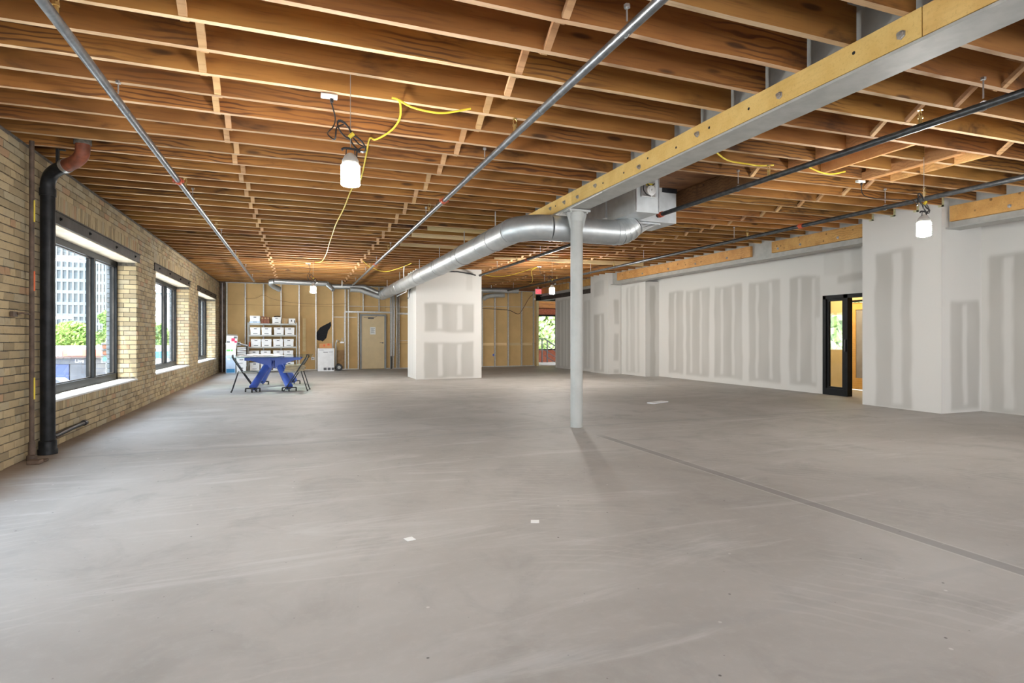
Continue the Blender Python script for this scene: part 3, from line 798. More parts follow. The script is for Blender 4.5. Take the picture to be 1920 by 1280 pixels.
sprinkler('blackened sprinkler pipe to the right of the yellow-timbered beam', 5.2, 3.12, -2.5, 7.45, .032, M['darkpipe'], (1.0, 3.0, 5.75), (3.5, 5.25), (7.38,), (4.85,), 3.33)
sprinkler('blackened sprinkler pipe beyond the plenum, ending at the drywall enclosure', 5.2, 3.12, 8.75, 16.6, .032, M['darkpipe'], (9.5, 12.0, 15.0), (10.5, 13.5), (12.8,), (11.0,), 3.33)
sprinkler('blackened sprinkler pipe nearest the white drywall piers', 7.95, 3.12, -2.5, 21.6, .032, M['darkpipe'], (2.5, 5.85, 8.9, 12.0, 14.7, 18.0, 21.0), (5.3, 8.55, 13.4, 17), (7.32, 15.9), (6.6, 12.9), 3.37)
# short dark branch pipe across the top of the enclosure
o = thing('branch_pipe', 'bent dark pipe hooked across the upper face of the drywall enclosure', 'pipe', (4.0, 16.82, 3.28))
MB().tube([(-.2, .0, -.06), (.55, -.02, -.05), (.95, -.03, -.10), (1.12, -.05, -.14)], .02, 10).build('pipe_length', M['darkpipe'], o, smooth=True)

# black rain leader and thin riser by the brick wall
o = thing('drain_pipe', 'thick black iron drain pipe with red-brown elbow by the brick wall', 'pipe', (-2.495, 7.50, 0))
MB().lathe([(.067, .06), (.067, 2.84)], 28).build('pipe_length', M['blackpipe'], o, smooth=True)
MB().lathe([(.088, 0), (.088, .05), (.08, .06), (.08, .14), (.07, .15)], 28).build('floor_socket', M['blackpipe'], o, smooth=True)
el = spline([(0, 0, 2.78), (0, 0, 2.88), (.03, -.027, 2.97), (.10, -.09, 3.02), (.22, -.19, 3.055)], 5)
MB().tube(el, .067, 24).tube([(0, 0, 2.76), (0, 0, 2.84)], .074, 24).build('elbow', M['blackpipe'], o, smooth=True)
e1 = el[-1]
MB().tube([e1 - Vector((.018, -.015, .006)), e1 + Vector((.012, -.010, .004))], .074, 24).build('band_clamp', M['conduit'], o, smooth=True)
MB().box(.12, .145, -.16, -.12, 3.09, 3.24).box(.12, .20, -.155, -.125, 3.225, 3.24).build('hanger_bracket', M['black'], o)
up = spline([e1, (.33, -.285, 3.085), (.40, -.352, 3.13), (.42, -.37, 3.20), (.42, -.37, 3.44)], 5)
MB().tube(up, .066, 24).build('elbow', M['rust'], o, smooth=True)['label'] = 'red-brown primed elbow'
MB().tube([(.42, -.37, 3.245), (.42, -.37, 3.33)], .078, 24).build('collar', M['mortar'], o, smooth=True)
o = thing('riser_pipe', 'thin brown rusty riser pipe left of the black drain pipe', 'pipe', (-2.515, 7.16, 0))
MB().lathe([(.022, .06), (.022, 3.24)], 16).build('pipe_length', M['brownpipe'], o, smooth=True)
MB().lathe([(.045, 0), (.042, .05), (.03, .06), (.03, .18), (.026, .19)], 16).build('foot_fitting', M['brownpipe'], o, smooth=True)
for z, mt, hh in ((.62, 'yellow', .22), (2.42, 'yellow', .22), (1.72, 'orange', .2)):
    MB().box(.016, .026, -.010, .010, z, z + hh).build('paint_mark', M[mt], o)
for z in (1.48,):
    MB().tube([(-.0, -.03, z), (-.02, -.16, z + .01), (-.04, -.22, z - .0)], .01, 6).box(-.065, -.04, -.30, -.2, z - .03, z + .02).build('wall_bracket', M['brownpipe'], o)
o = thing('pipe_stub', 'short black pipe lying along the foot of the brick wall', 'pipe', (-2.555, 7.9, .15))
MB().tube([(0, -.05, -.02), (0, .55, .0), (0, .9, 0)], .026, 10).tube([(0, .9, 0), (0, .98, 0)], .036, 10).build('pipe_length', M['black'], o, smooth=True)
o = thing('rubble_lump', 'small lumps of rusty debris at the riser pipe foot', 'debris', (-2.42, 6.98, 0))
MB().box(-.05, .06, -.08, .02, 0, .04).box(-.02, .07, .05, .12, 0, .025).build('lump', M['brownpipe'], o, bevel=.01)

# ---- spiral duct
D = thing('spiral_duct', 'big round galvanised spiral duct running from the plenum to the back', 'duct', (0, 0, 0))
DX, DY, DZ, DR = 2.95, 7.43, 2.80, .183
def dsec(pts, name='duct_section', n=32, r=DR, bead=True):
    m = MB(); m.tube(pts, r, n)
    if bead:
        for a, b_ in ((pts[0], pts[1]), (pts[-1], pts[-2])):
            a = Vector(a); d_ = (Vector(b_) - a).normalized()
            m.tube([a - d_ * .006, a + d_ * .012], (r if not isinstance(r, list) else r[0]) * 1.022, n)
    return m.build(name, M['galv'], D, smooth=True)
yy = [DY + .42, 9.2, 10.7, 12.2, 13.7, 15.2, 16.7, 18.2, 19.7, 21.25]
for a, b_ in zip(yy, yy[1:]): dsec([(DX, a, DZ), (DX, b_, DZ)])
ed = arc((DX + .42, DY + .42, DZ), .42, (-1, 0, 0), (0, -1, 0), 0, PI / 2, 4)
dsec(ed, 'elbow'); dsec([(DX + .42, DY, DZ), (4.42, DY, DZ)])
e2 = arc((4.42, DY, DZ + .40), .40, (0, 0, -1), (1, 0, 0), 0, PI / 180 * 47, 4)
for a, b_ in zip(e2, e2[1:]): dsec([a, b_], 'elbow_gore')
tp = e2[-1]; dr = (e2[-1] - e2[-2]).normalized()
# round-to-square boot under the plenum box
m = MB(); n = 24; base = tp + dr * .02
sq = []; ring = []; ea = Vector((dr.z, 0, -dr.x))
for j in range(n):
    a = 2 * PI * j / n + PI / 4; ca, sa_ = math.cos(a), math.sin(a); k = 1 / max(abs(ca), abs(sa_))
    sq.append(Vector((5.08 + .32 * ca * k, DY + .57 + .26 * sa_ * k, 3.045)))
    ring.append(base + (ea * ca + Vector((0, 1, 0)) * sa_) * DR)
vs = ring + sq; m.add(vs, [(j, (j + 1) % n, n + (j + 1) % n, n + j) for j in range(n)])
m.box(4.73, 5.43, DY + .29, DY + .85, 3.04, 3.065)
m.build('square_boot', M['galvflat'], D)
for y, top in ((8.6, 3.24), (10.4, 3.24), (12.4, 3.24), (14.6, 3.24), (17.6, 3.24), (20.2, 3.24)):
    m = MB(); m.tube([(DX, y, DZ + DR), (DX, y, top)], .009, 6)
    m.tube([(DX + (DR + .004) * math.cos(a), y, DZ + (DR + .004) * math.sin(a)) for a in [2 * PI * k / 20 for k in range(21)]], .007, 5)
    m.build('duct_hanger', M['conduit'], D)
cb = MB().tube(spline([(2.70, 15.4, 3.15), (2.76, 15.8, 2.95), (2.93, 16.4, 2.60), (3.05, 17.2, 2.60), (3.1, 19, 2.6)]), .014, 6)
cb.build('white_cable', M['white'], D)
# end of the trunk: cap and two small branches
MB().tube([(DX, 21.25, DZ), (DX, 21.4, DZ)], [DR, DR * .97], 32).build('end_cap', M['galv'], D, smooth=True)
for pts, nm in (([(2.82, 21.25, 2.84), (2.29, 21.28, 3.06)], 'branch_duct'), ([(2.29, 21.28, 3.06), (1.13, 21.3, 3.05)], 'branch_duct'), ([(1.13, 21.3, 3.05), (.99, 21.1, 3.12)], 'branch_duct'), ([(.99, 21.1, 3.12), (-.70, 20.9, 3.13)], 'branch_duct'),
                ([(2.80, 21.05, 2.70), (2.12, 21.0, 2.93)], 'branch_duct'), ([(2.12, 21.0, 2.93), (1.78, 20.98, 2.935)], 'branch_duct')):
    dsec(pts, nm, 20, .088)
pts = [(-.70, 20.9, 3.13), (-.80, 20.95, 3.12), (-.82, 21.1, 3.06), (-.72, 21.3, 2.98), (-.55, 21.45, 2.91)]
MB().tube(pts, .088, 20).build('branch_elbow', M['galv'], D, smooth=True)
MB().tube([(.99, 21.1, 3.1), (1.15, 21.0, 2.96), (1.2, 20.95, 2.9)], .07, 14).build('branch_elbow', M['galv'], D, smooth=True)
for x in (.6, 1.5): MB().box(x - .015, x + .015, 21.0, 21.02, 3.05, 3.25).build('duct_hanger', M['white'], D)
o = thing('branch_duct', 'small round duct with a capped end right of the drywall enclosure', 'duct', (6.9, 22, 3.12))
MB().tube([(-.8, 0, 0), (1.6, 0, .03)], .10, 22).tube([(1.58, 0, .03), (1.64, 0, .03)], .105, 22).build('duct_section', M['galv'], o, smooth=True)
MB().tube(spline([(1.15, .3, -.14), (.75, .35, -.15), (.45, .42, -.20), (.30, .5, -.3)]), .09, 18).build('flex_duct', M['steel'], o, smooth=True)
MB().box(.5, .52, .095, .115, .02, .32).build('duct_hanger', M['white'], o)

# ---- plenum boxes
o = thing('duct_plenum', 'square galvanised plenum box with a round damper actuator behind the column', 'plenum', (4.43, 6.87, 3.0))
m = MB(); m.box(0, .37, 0, .80, 0, .75); m.box(.368, .374, -.004, .006, 0, .75); m.box(-.004, .006, -.004, .006, 0, .75); m.prism([(-.004, .05, .06), (-.004, .76, .06), (-.004, .05, .5)], (0, 0, 0), (.004, 0, 0))
m.build('small_box', M['galvflat'], o, bevel=.003)
m = MB(); m.box(-.02, 1.27, .81, 1.5, .07, .75); m.build('large_box', M['galvflat'], o, bevel=.003)
for a in ((0, .375), (.37, .375)):
    MB().bar((a[0], -.003, .02), (a[0], -.003, .6), .012, .012).build('seam_flange', M['conduit'], o)
ac = MB(); ac.box(.07, .30, -.03, 0, .21, .44)
ac = ac.build('actuator_plate', M['conduit'], o, bevel=.01)
m = MB().lathe([(.075, 0), (.07, .035), (.05, .045), (.05, .05)], 20).lathe([(.02, .05), (.015, .07)], 10).build('actuator_dial', M['white'], ac, smooth=True, loc=(.21, -.03, .30)); m.rotation_euler = (PI / 2, 0, 0)
MB().tube(spline([(.10, -.04, .38), (.08, -.06, .30), (.12, -.07, .24), (.2, -.05, .22)]), .008, 6).tube(spline([(.14, -.04, .40), (.20, -.06, .36), (.27, -.05, .40)]), .008, 6).build('wiring', M['black'], ac)
MB().box(.14, .26, -.045, -.03, .37, .40).build('yellow_tag', M['yellow'], ac)
MB().box(1.0, 1.28, .805, .809, .55, .75).build('sealant', M['soot'], o)

# ================================================================== WORK LIGHTS AND CORDS
def work_light(label, x, y, zc, top, outlet=None, glow=1):
    o = thing('work_light', label, 'lamp', (x, y, zc), 0, 'hanging LED work lights')
    prof = []
    for k in range(7):
        z = -.070 + k * .0225; prof += [(.064, z), (.071, z + .006), (.071, z + .014), (.064, z + .020)]
    MB().lathe([(.03, -.08)] + prof + [(.05, .092)], 20).build('bulb', M['lamp_far' if y > 8 else 'lamp'], o, smooth=True)
    MB().lathe([(.064, .09), (.062, .12), (.046, .15), (.02, .175)], 20).build('housing', M['steel'], o, smooth=True)
    hk = MB(); hk.tube(spline([(-.065, 0, .195), (-.04, 0, .212), (.04, 0, .208), (.07, 0, .19)]), .009, 8)
    for s in (-1, 1): hk.tube([(s * .03, 0, .205), (s * .035, 0, .15)], .004, 5)
    hk.build('hook_handle', M['black'], o)
    MB().tube([(0, 0, .205), (0, 0, top - zc)], .003, 5).build('suspension_wire', M['conduit'], o)
    cd = MB()
    cd.tube(spline([(.045, 0, .15), (.05, 0, .20), (.075, 0, .225), (.10, 0, .235), (.06, .01, .26), (.02, .01, .30)]), .006, 6)
    for k, (cx, cz, a) in enumerate(((-.045, .355, .6), (-.04, .35, .65), (.055, .262, .8), (.06, .258, .75))):
        cd.tube([(cx + .035 * math.cos(t) * math.cos(a) + .075 * math.sin(t) * math.sin(a) * -1, .006 * k, cz + .035 * math.cos(t) * math.sin(a) + .075 * math.sin(t) * math.cos(a)) for t in [2 * PI * j / 16 for j in range(17)]], .006, 6)
    if outlet:
        px, py, pz = outlet[0] - x, outlet[1] - y, outlet[2] - zc
        cd.tube(spline([(px, py, pz), (px + .03, py, pz - .12), (px + .01, py * .8, pz - .22), (px * .85 - .06 * (1 if px < 0 else -1), py * .35, pz - .34), (-.115, 0, .27), (-.10, 0, .36), (-.05, 0, .39)]), .006, 6)
    cd.build('power_cord', M['black'], o)
    MB().tube([(-.01, -.01, .295), (.02, -.01, .325)], .016, 8).build('cable_tie', M['yellow'], o)
    return o
def outlet_box(label, x, y, z):
    o = thing('outlet_box', label, 'outlet', (x, y, z), 0, 'white outlet strips on the joists')
    MB().box(-.065, .065, -.025, .025, -.03, .0).build('housing', M['white'], o, bevel=.004)
    MB().tube([(.02, 0, -.03), (.02, 0, -.06)], .014, 8).build('plug', M['black'], o)
lp = [('hanging work light nearest the camera, over the middle of the open floor', .385, 4.525, 2.475, 3.25, (.268, 4.92, 3.17)),
      ('hanging work light far off in front of the small branch ducts', .41, 15.98, 2.49, 3.25, (.31, 16.3, 3.2)),
      ('hanging work light beside the exit sign at the far doorway', 6.5, 14.2, 2.50, 3.34, (6.72, 15.55, 3.25)),
      ('hanging work light against the drywall pier by the glass door', 6.79, 4.53, 2.49, 3.33, (7.03, 5.5, 3.27))]
for lb, x, y, z, top, ou in lp: work_light(lb, x, y, z, top, ou)
outlet_box('white outlet box on a joist just left of the nearest work light', .25, 4.92, 3.235)
outlet_box('tiny white outlet box on the joists above the farthest work light', .29, 16.3, 3.235)
outlet_box('white outlet box with yellow cord high above the exit sign', 6.70, 15.55, 3.34)
outlet_box('white outlet box on a joist left of the lamp by the pier', 7.01, 5.5, 3.33)
# two unseen lamps added as fill behind the camera, in line with those seen
for x, y, z in ((.385, -1.6, 2.9), (6.79, -1.6, 2.9)):
    work_light('unseen added work light behind the camera, ' + ('nearer the brick wall' if x < 3 else 'nearer the drywall'), x, y, z, 3.25)

def cord(label, pts, r=.009, name='extension_cord'):
    m = MB(); m.tube(spline(pts, 6), r, 7)
    o = m.build(name, M['yellow'], None, smooth=True); tag(o, label, 'cord', 'yellow extension cords'); return o
cord('long yellow extension cord hanging down the ceiling behind the nearest work light', [(.74, 4.8, 3.235), (.808, 4.83, 3.225), (.85, 5.05, 3.18), (.839, 5.34, 3.18), (.784, 5.568, 3.18), (.721, 5.749, 3.19), (.687, 5.894, 3.24), (.706, 6.399, 3.21), (.744, 7.39, 3.20), (.685, 7.827, 3.21), (.671, 9.0, 3.2), (.637, 10.32, 3.2), (.65, 11.4, 3.24), (.639, 12.41, 3.2), (.651, 14.02, 3.2), (.604, 15.54, 3.2), (.46, 16.1, 3.24)])
cord('short yellow cord swagging right along a joist near the work light', [(.80, 4.82, 3.235), (.90, 4.84, 3.20), (1.05, 4.83, 3.175), (1.2, 4.82, 3.18), (1.42, 4.80, 3.24)])
cord('yellow cord emerging under the steel beam towards the dark pipe', [(3.86, 4.80, 3.26), (4.2, 5.02, 3.27), (4.6, 5.26, 3.27), (4.9, 5.28, 3.265), (5.1, 5.3, 3.27), (5.32, 5.30, 3.30)])
cord('yellow cord sagging below the trimmed opening in the right bay', [(5.85, 5.28, 3.33), (6.0, 5.26, 3.28), (6.2, 5.26, 3.27), (6.45, 5.27, 3.33)])
cord('yellow cord sagging between joists left of the drywall enclosure', [(1.6, 15.3, 3.24), (1.9, 16.0, 3.16), (2.3, 16.4, 3.10), (2.6, 16.0, 3.14), (2.9, 15.4, 3.24)])
cord('thin yellow cord looping from the enclosure to the far outlet box', [(5.3, 16.86, 3.2), (5.9, 17.2, 3.17), (6.3, 16.8, 3.2), (6.65, 15.6, 3.32), (6.6, 15.9, 3.24), (7.2, 17.25, 3.17), (7.9, 19.0, 3.2), (8.2, 19.99, 3.28)])
o = MB().tube(spline([(-1.75, 22.98, 2.66), (-1.4, 22.97, 2.68), (-1.14, 22.97, 2.80), (-.8, 22.97, 2.66), (-.2, 22.97, 2.55), (.7, 22.97, 2.5), (1.3, 22.97, 2.51), (1.8, 22.97, 2.55)]), .008, 6).build('wall_cable', M['kraft'])
tag(o, 'thin brown cable looping across the studs of the back wall', 'cable')
o = MB().tube(spline([(7.3, 22.97, 2.46), (7.9, 22.97, 2.44), (8.5, 22.97, 2.40), (8.9, 22.97, 2.25), (9.1, 22.97, 2.42), (9.4, 22.97, 2.9), (9.6, 22.97, 3.1)]), .011, 6).build('wall_cable', M['brownpipe'])
tag(o, 'brown cable drooping over the studs right of the enclosure', 'cable')
# armoured cables between the stud cluster right of the door
o = thing('conduit_bundle', 'bundle of grey conduits between the studs right of the cream door', 'conduit', (3.65, 22.95, 0))
for k, x in enumerate((-.12, -.02, .08)):
    MB().tube([(x, .0, .02 + .5 * k), (x + .01, .0, 2.4), (x + .03, .02, 3.2)], .012, 8).build('conduit', M['conduit'], o)
MB().box(-.16, -.12, -.02, .02, 0, .5).build('black_guard', M['black'], o)
o = thing('loose_wires', 'loose curled wires poking from the left side of the enclosure', 'wire', (3.30, 17.7, 2.5))
MB().tube(spline([(0, 0, .25), (-.03, .05, .12), (-.02, .1, .02), (-.04, .25, -.05), (-.03, .35, .02)]), .008, 6).tube(spline([(0, .0, .3), (-.04, -.05, .2), (-.03, .02, .1)]), .007, 6).build('wire', M['darkpipe'], o)

# exit sign
o = thing('exit_sign', 'red lit exit sign above the far doorway', 'sign', (9.80, 22.85, 3.10))
MB().box(-.15, .15, -.02, .03, 0, .25).build('housing', M['white'], o, bevel=.01)
MB().box(-.13, .13, -.026, -.02, .03, .22).build('face', M['exitred'], o)
text('EXIT', .15, (0, -.03, .125), (PI / 2, 0, 0), M['white'], o, 'lettering', .002)
MB().box(-.02, .02, 0, .02, .25, .36).build('bracket', M['white'], o)
o = thing('smoke_detector', 'small round white detector on the dark header below the exit sign', 'detector', (9.66, 22.94, 2.90))
MB().lathe([(.05, 0), (.045, .03), (.03, .04)], 14).build('dome', M['white'], o, smooth=True).rotation_euler = (PI / 2, 0, 0)

# ================================================================== TABLE AND CHAIRS
T = thing('conference_table', 'glass-topped table on four splayed blue tubular legs', 'table', (-.50, 15.38, 0), math.radians(-2.5))
MB().box(-.88, .88, -1.22, 1.22, .778, .792).build('glass_top', M['tableglass'], T, bevel=.003)
fm = MB(); fm.tube([(-.06, 0, .62), (.06, 0, .62)], .001, 4)
for sx in (-1, 1):
    for sy in (-1, 1):
        a = Vector((sx * .39, sy * 1.06, .10)); b_ = Vector((sx * .07, sy * .30, .70))
        lg = MB().tube([a, a + (b_ - a) * .9, b_], [.082, .082, .078], 24).build('leg', M['blue'], T, smooth=True)
        ft = MB(); ft.tube([(a.x, a.y, .07), (a.x, a.y, .098)], .075, 20); ft.box(a.x - .15, a.x + .15, a.y - .03, a.y + .03, .07, .095); ft.box(a.x - .03, a.x + .03, a.y - .15, a.y + .15, .07, .095)
        ft = ft.build('dolly', M['black'], lg)
        for dx, dy in ((-.15, 0), (.15, 0), (0, sy * .15)):
            MB().tube([(a.x + dx - .014, a.y + dy, .034), (a.x + dx + .014, a.y + dy, .034)], .034, 12).tube([(a.x + dx, a.y + dy, .05), (a.x + dx, a.y + dy, .085)], .016, 8).build('caster', M['black'], lg)
hb = MB(); hb.tube([(0, -.34, .66), (0, .34, .66)], .10, 20); hb.box(-.012, .012, -.42, .42, .50, .76)
hb.build('hub', M['blue'], T, smooth=True)
for sx in (-1, 1):
    for y in (-.55, .55):
        a_ = MB(); a_.box(min(sx * .04, sx * .62), max(sx * .04, sx * .62), y - .05, y + .05, .70, .765)
        a_.prism([(sx * .04, y - .012, .70), (sx * .50, y - .012, .70), (sx * .20, y - .012, .60), (sx * .04, y - .012, .50)], (0, 0, 0), (0, .024, 0))
        a_.build('arm', M['blue'], T)
        MB().tube([(sx * .58, y, .765), (sx * .58, y, .778)], .03, 12).build('glass_pad', M['white'], T)
MB().box(-.05, .05, -.6, .6, .70, .765).build('spine', M['blue'], T)
o = thing('drawing_sheets', 'loose white drawing sheets spread on the left half of the glass table', 'paper', (-.78, 15.0, .7925), math.radians(-9))
for k in range(4):
    m = MB(); n = 8; vs = []
    w_ = .62 - .05 * k
    for i in range(n + 1):
        z = .004 + .006 * k + .02 * abs(math.sin(i * 1.3 + k)) * (.3 + .2 * k)
        vs += [(-.45 + w_ * 1.5 * i / n, -.55 + .12 * k, z), (-.45 + w_ * 1.5 * i / n, .35 + .1 * k, z)]
    m.add(vs, [(2 * i, 2 * i + 2, 2 * i + 3, 2 * i + 1) for i in range(n)]); s_ = m.build('sheet', M['paper'], o)
    sd = s_.modifiers.new('thick', 'SOLIDIFY'); sd.thickness = .002

def chair(label, loc, rz, seatmat):
    o = thing('folding_chair', label, 'chair', loc, rz, 'folding chairs at the glass table')
    for s in (-1, 1):
        y = s * .21
        MB().tube([(.25, y, .0), (-.02, y, .42), (-.22, y, .74), (-.25, y, .80), (-.25, y * .8, .84)], .012, 8).build('front_leg', M['black'], o, smooth=True)
        MB().tube([(-.27, y * .9, 0), (-.13, y * .9, .46)], .012, 8).build('rear_leg', M['black'], o, smooth=True)
        for (fx, fy) in ((.25, y), (-.27, y * .9)):
            MB().tube([(fx, fy, 0), (fx, fy, .03)], .017, 8).build('foot_cap', M['black'], o)
    MB().tube([(-.25, -.17, .84), (-.25, .17, .84)], .012, 8).build('top_rail', M['black'], o)
    MB().tube([(-.235, -.19, .15), (-.235, .19, .15)], .008, 8).build('stretcher', M['black'], o)
    MB().tube([(.19, -.21, .10), (.19, .21, .10)], .008, 8).build('stretcher', M['black'], o)
    bk = MB(); d_ = Vector((-.20, 0, .32)).normalized()
    pts = [Vector((-.06, 0, .50)) + d_ * t for t in (0, .1, .2, .3)]
    for i in range(3):
        bk.add([p + Vector((dx * 1, y, dx * .6)) for p in (pts[i], pts[i + 1]) for y in (-.2, .2) for dx in (-.008, .008)], [(0, 1, 3, 2), (4, 6, 7, 5), (0, 4, 5, 1), (2, 3, 7, 6), (0, 2, 6, 4), (1, 5, 7, 3)])
    bk.build('backrest', M['chairback'], o)
    MB().box(-.13, .27, -.20, .20, .43, .458).build('seat', seatmat, o, bevel=.012)
    return o
chair('black-framed folding chair with thin grey seat on the left of the table', (-1.12, 14.55, 0), math.radians(3), M['greyfab'])
ch = chair('black-framed folding chair with tan pads on the right of the table', (.0, 14.42, 0), math.radians(171), M['greyfab'])
for k in range(3):
    o = MB().box(-.20, .22, -.19, .19, 0, .048).build('seat_pad', M['tan'], None, loc=(-.02 + .012 * (k % 2), 14.42,   .459 + k * .050), bevel=.012)
    o.rotation_euler = (0, 0, math.radians(171 + 4 * k))
    tag(o, ('bottom', 'middle', 'top')[k] + ' tan pad of the three on the right folding chair', 'cushion', 'tan pads on the chair')

# ================================================================== SHELVING AND ITS BOXES
S = thing('shelving_unit', 'freestanding metal shelving with tan boards full of white boxes', 'shelf', (-.80, 22.42, 0))
SHZ = (.08, .50, .91, 1.33, 1.74)
for sx in (-1, 1):
    for sy in (-1, 1):
        p = MB(); p.box(sx * .80 - .02, sx * .80 + .02, sy * .22 - .004, sy * .22 + .004, 0, 1.78); p.box(sx * .80 - .004 + sx * .016, sx * .80 + .004 + sx * .016, sy * .22 - .02, sy * .22 + .02, 0, 1.78)
        p.build('post', M['steel'], S)
for z in SHZ:
    sh = MB().box(-.79, .79, -.21, .21, z - .016, z).build('shelf_board', M['pale'], S)
    MB().box(-.80, .80, -.226, -.216, z - .05, z).box(-.80, .80, .216, .226, z - .05, z).build('shelf_beam', M['column'], sh)
def archive_box(w=.312, d=.34, h=.27):
    o = link('archive_box', None)
    MB().box(-w / 2, w / 2, -d / 2, d / 2, 0, h - .07).build('body', M['carton'], o)
    MB().box(-w / 2 - .008, w / 2 + .008, -d / 2 - .008, d / 2 + .008, h - .085, h).build('lid', M['carton'], o)
    MB().box(-.045, .045, -d / 2 - .0105, -d / 2 - .008, h - .065, h - .035).build('hand_hole', M['ink'], o)
    MB().box(-.07, .07, -d / 2 - .003, -d / 2, .035, .055).build('label_strip', M['chairback'], o)
    return o
proto = archive_box(); used = False
ORD = ('leftmost', 'second from the left', 'third from the left', 'rightmost')
ROWN = {.08: 'bottom shelf', .50: 'second shelf up, half behind the table', .91: 'middle shelf', 1.33: 'shelf below the top'}
for z, us in ((1.33, (478.2, 499, 522.2, 542.7)), (.91, (479.5, 499, 520.8, 541)), (.50, (476, 497.3, 520.8, 540.5)), (.08, (477, 497, 520, 541.6))):
    for k, u in enumerate(us):
        o = proto if not used else copy_tree(proto); used = True
        o.location = (-1.602 + (u - 465) * .0176, 22.40, z + .001)
        tag(o, 'white archive box, %s on the %s' % (ORD[k], ROWN[z]), 'box', 'white archive boxes on the shelving')
o = copy_tree(proto, loc=(-1.38, 22.40, 1.741)); tag(o, 'white archive box with grey-blue band at the top shelf\'s left end', 'box', 'white archive boxes on the shelving')
MB().box(-.175, .175, -.172, -.1705, .015, .075).build('printed_band', M['bluecarton'], o)
o = copy_tree(proto, loc=(-.67, 22.40, 1.741)); o.scale = (.9, .9, .85); tag(o, 'white lidded box on the top shelf beneath a dark bundle', 'box', 'white archive boxes on the shelving')
o = thing('cable_bundle', 'small dark bundle on the white box of the top shelf', 'bundle', (-.66, 22.42, 1.974))
MB().tube(spline([(-.1, 0, .015), (0, -.04, .03), (.1, 0, .02), (.02, .04, .035), (-.08, .02, .02)]), .015, 8).build('coil', M['black'], o, smooth=True)
for k, x in enumerate((-1.14, -1.045, -.95)):
    o = thing('binder', ('left', 'middle', 'right')[k] + ' red-brown binder standing between white boxes on the top shelf', 'binder', (x, 22.38, 1.741), 0, 'red-brown binders on the top shelf')
    MB().box(-.045, .045, -.13, .13, 0, .25 - .012 * k).build('cover', M['redbrown'], o, bevel=.006)
    MB().box(-.028, .028, -.132, -.129, .16, .21).build('spine_label', M['kraft'], o)
o = thing('carton', 'plain brown carton between two white boxes on the top shelf', 'box', (-.395, 22.40, 1.741))
MB().box(-.10, .10, -.13, .13, 0, .19).build('body', M['kraft'], o); MB().box(-.012, .012, -.1315, -.13, 0, .19).build('tape', M['tan'], o)
o = thing('small_carton', 'small white carton with dark marks at the top shelf\'s right end', 'box', (-.155, 22.36, 1.741))
MB().box(-.11, .11, -.13, .13, 0, .185).build('body', M['carton'], o)
MB().box(-.035, .0, -.132, -.13, .07, .14).box(.07, .10, -.132, -.13, .03, .12).build('print', M['ink'], o)
o = MB().box(-.02, .02, -.12, .12, 0, .17).build('folder', M['orange'], None, loc=(-1.555, 22.36, .911)); tag(o, 'orange-red folder standing at the left of the middle shelf', 'folder')

# leaning tower of cartons left of the shelving
def carton(label, x, y, z, w, d, h, mt, rz=0, ry=0, lid=False, marks=(), name='carton'):
    o = thing(name, label, 'box', (x, y, z), rz); o.rotation_euler = (0, ry, rz)
    MB().box(-w / 2, w / 2, -d / 2, d / 2, 0, h).build('body', M[mt], o, bevel=.004)
    if lid: MB().box(-w / 2 - .01, w / 2 + .01, -d / 2 - .01, d / 2 + .01, h - .05, h + .004).build('lid', M[lid if isinstance(lid, str) else mt], o)
    for (a0, a1, b0, b1, m_) in marks: MB().box(a0, a1, -d / 2 - .003, -d / 2, b0, b1).build('print', M[m_], o)
    return o
carton('pale blue carton at the bottom of the leaning box tower', -2.13, 22.1, 0, .30, .34, .62, 'bluecarton', marks=((-.13, .13, .03, .16, 'skyblue'), (-.1, -.02, .46, .54, 'carton')))
carton('white carton with green label, second in the leaning box tower', -2.12, 22.1, .625, .31, .34, .22, 'carton', marks=((-.14, -.02, .14, .20, 'green'), (.0, .06, .14, .20, 'green')))
carton('plain white carton, third up in the leaning box tower', -2.115, 22.1, .85, .32, .34, .20, 'carton', .03, lid=True)
carton('white carton with crimson print topping the leaning box tower', -2.10, 22.1, 1.06, .34, .34, .24, 'carton', .05, .05, marks=((-.02, .09, .05, .16, 'pink'), (.08, .16, .0, .07, 'pink'), (-.16, -.06, .0, .05, 'ink'), (.05, .15, .15, .22, 'ink')))
o = thing('flat_folder', 'dark flat folder lying on top of the leaning box tower', 'folder', (-2.10, 22.1, 1.316)); o.rotation_euler = (0, .05, .1)
MB().box(-.16, .16, -.17, .17, 0, .012).build('cover', M['ink'], o); MB().box(-.15, .17, -.16, .16, .014, .026).build('cover', M['steel'], o)
carton('white box low beside the leaning tower, under the binder pile', -1.80, 22.12, 0, .30, .34, .28, 'carton', lid=True, marks=((-.06, .06, .16, .19, 'ink'),))
carton('second white box under the binder pile beside the leaning tower', -1.80, 22.12, .29, .31, .34, .27, 'carton', .04, lid=True, marks=((-.06, .06, .16, .19, 'ink'), (-.1, .04, .05, .07, 'chairback')))
for k in range(5):
    o = thing('binder', ('lowest', 'second from the bottom', 'middle', 'second from the top', 'topmost')[k] + ' black and white binder in the pile beside the box tower', 'binder', (-1.79 + .012 * (k % 2), 22.1, .575 + k * .068), .05 * (-1) ** k, 'binders piled beside the box tower')
    o.rotation_euler = (0, .04 * (k % 3 - 1), .05 * (-1) ** k)
    MB().box(-.15, .15, -.14, .14, 0, .008).box(-.15, .15, -.14, .14, .052, .06).box(.142, .15, -.14, .14, 0, .06).build('cover', M['black'], o)
    MB().box(-.14, .135, -.136, .13, .01, .05).build('pages', M['paper'], o)
o = thing('slanted_folder', 'grey folder sliding down the binder pile beside the shelving', 'folder', (-1.74, 22.05, .965)); o.rotation_euler = (0, .30, .1)
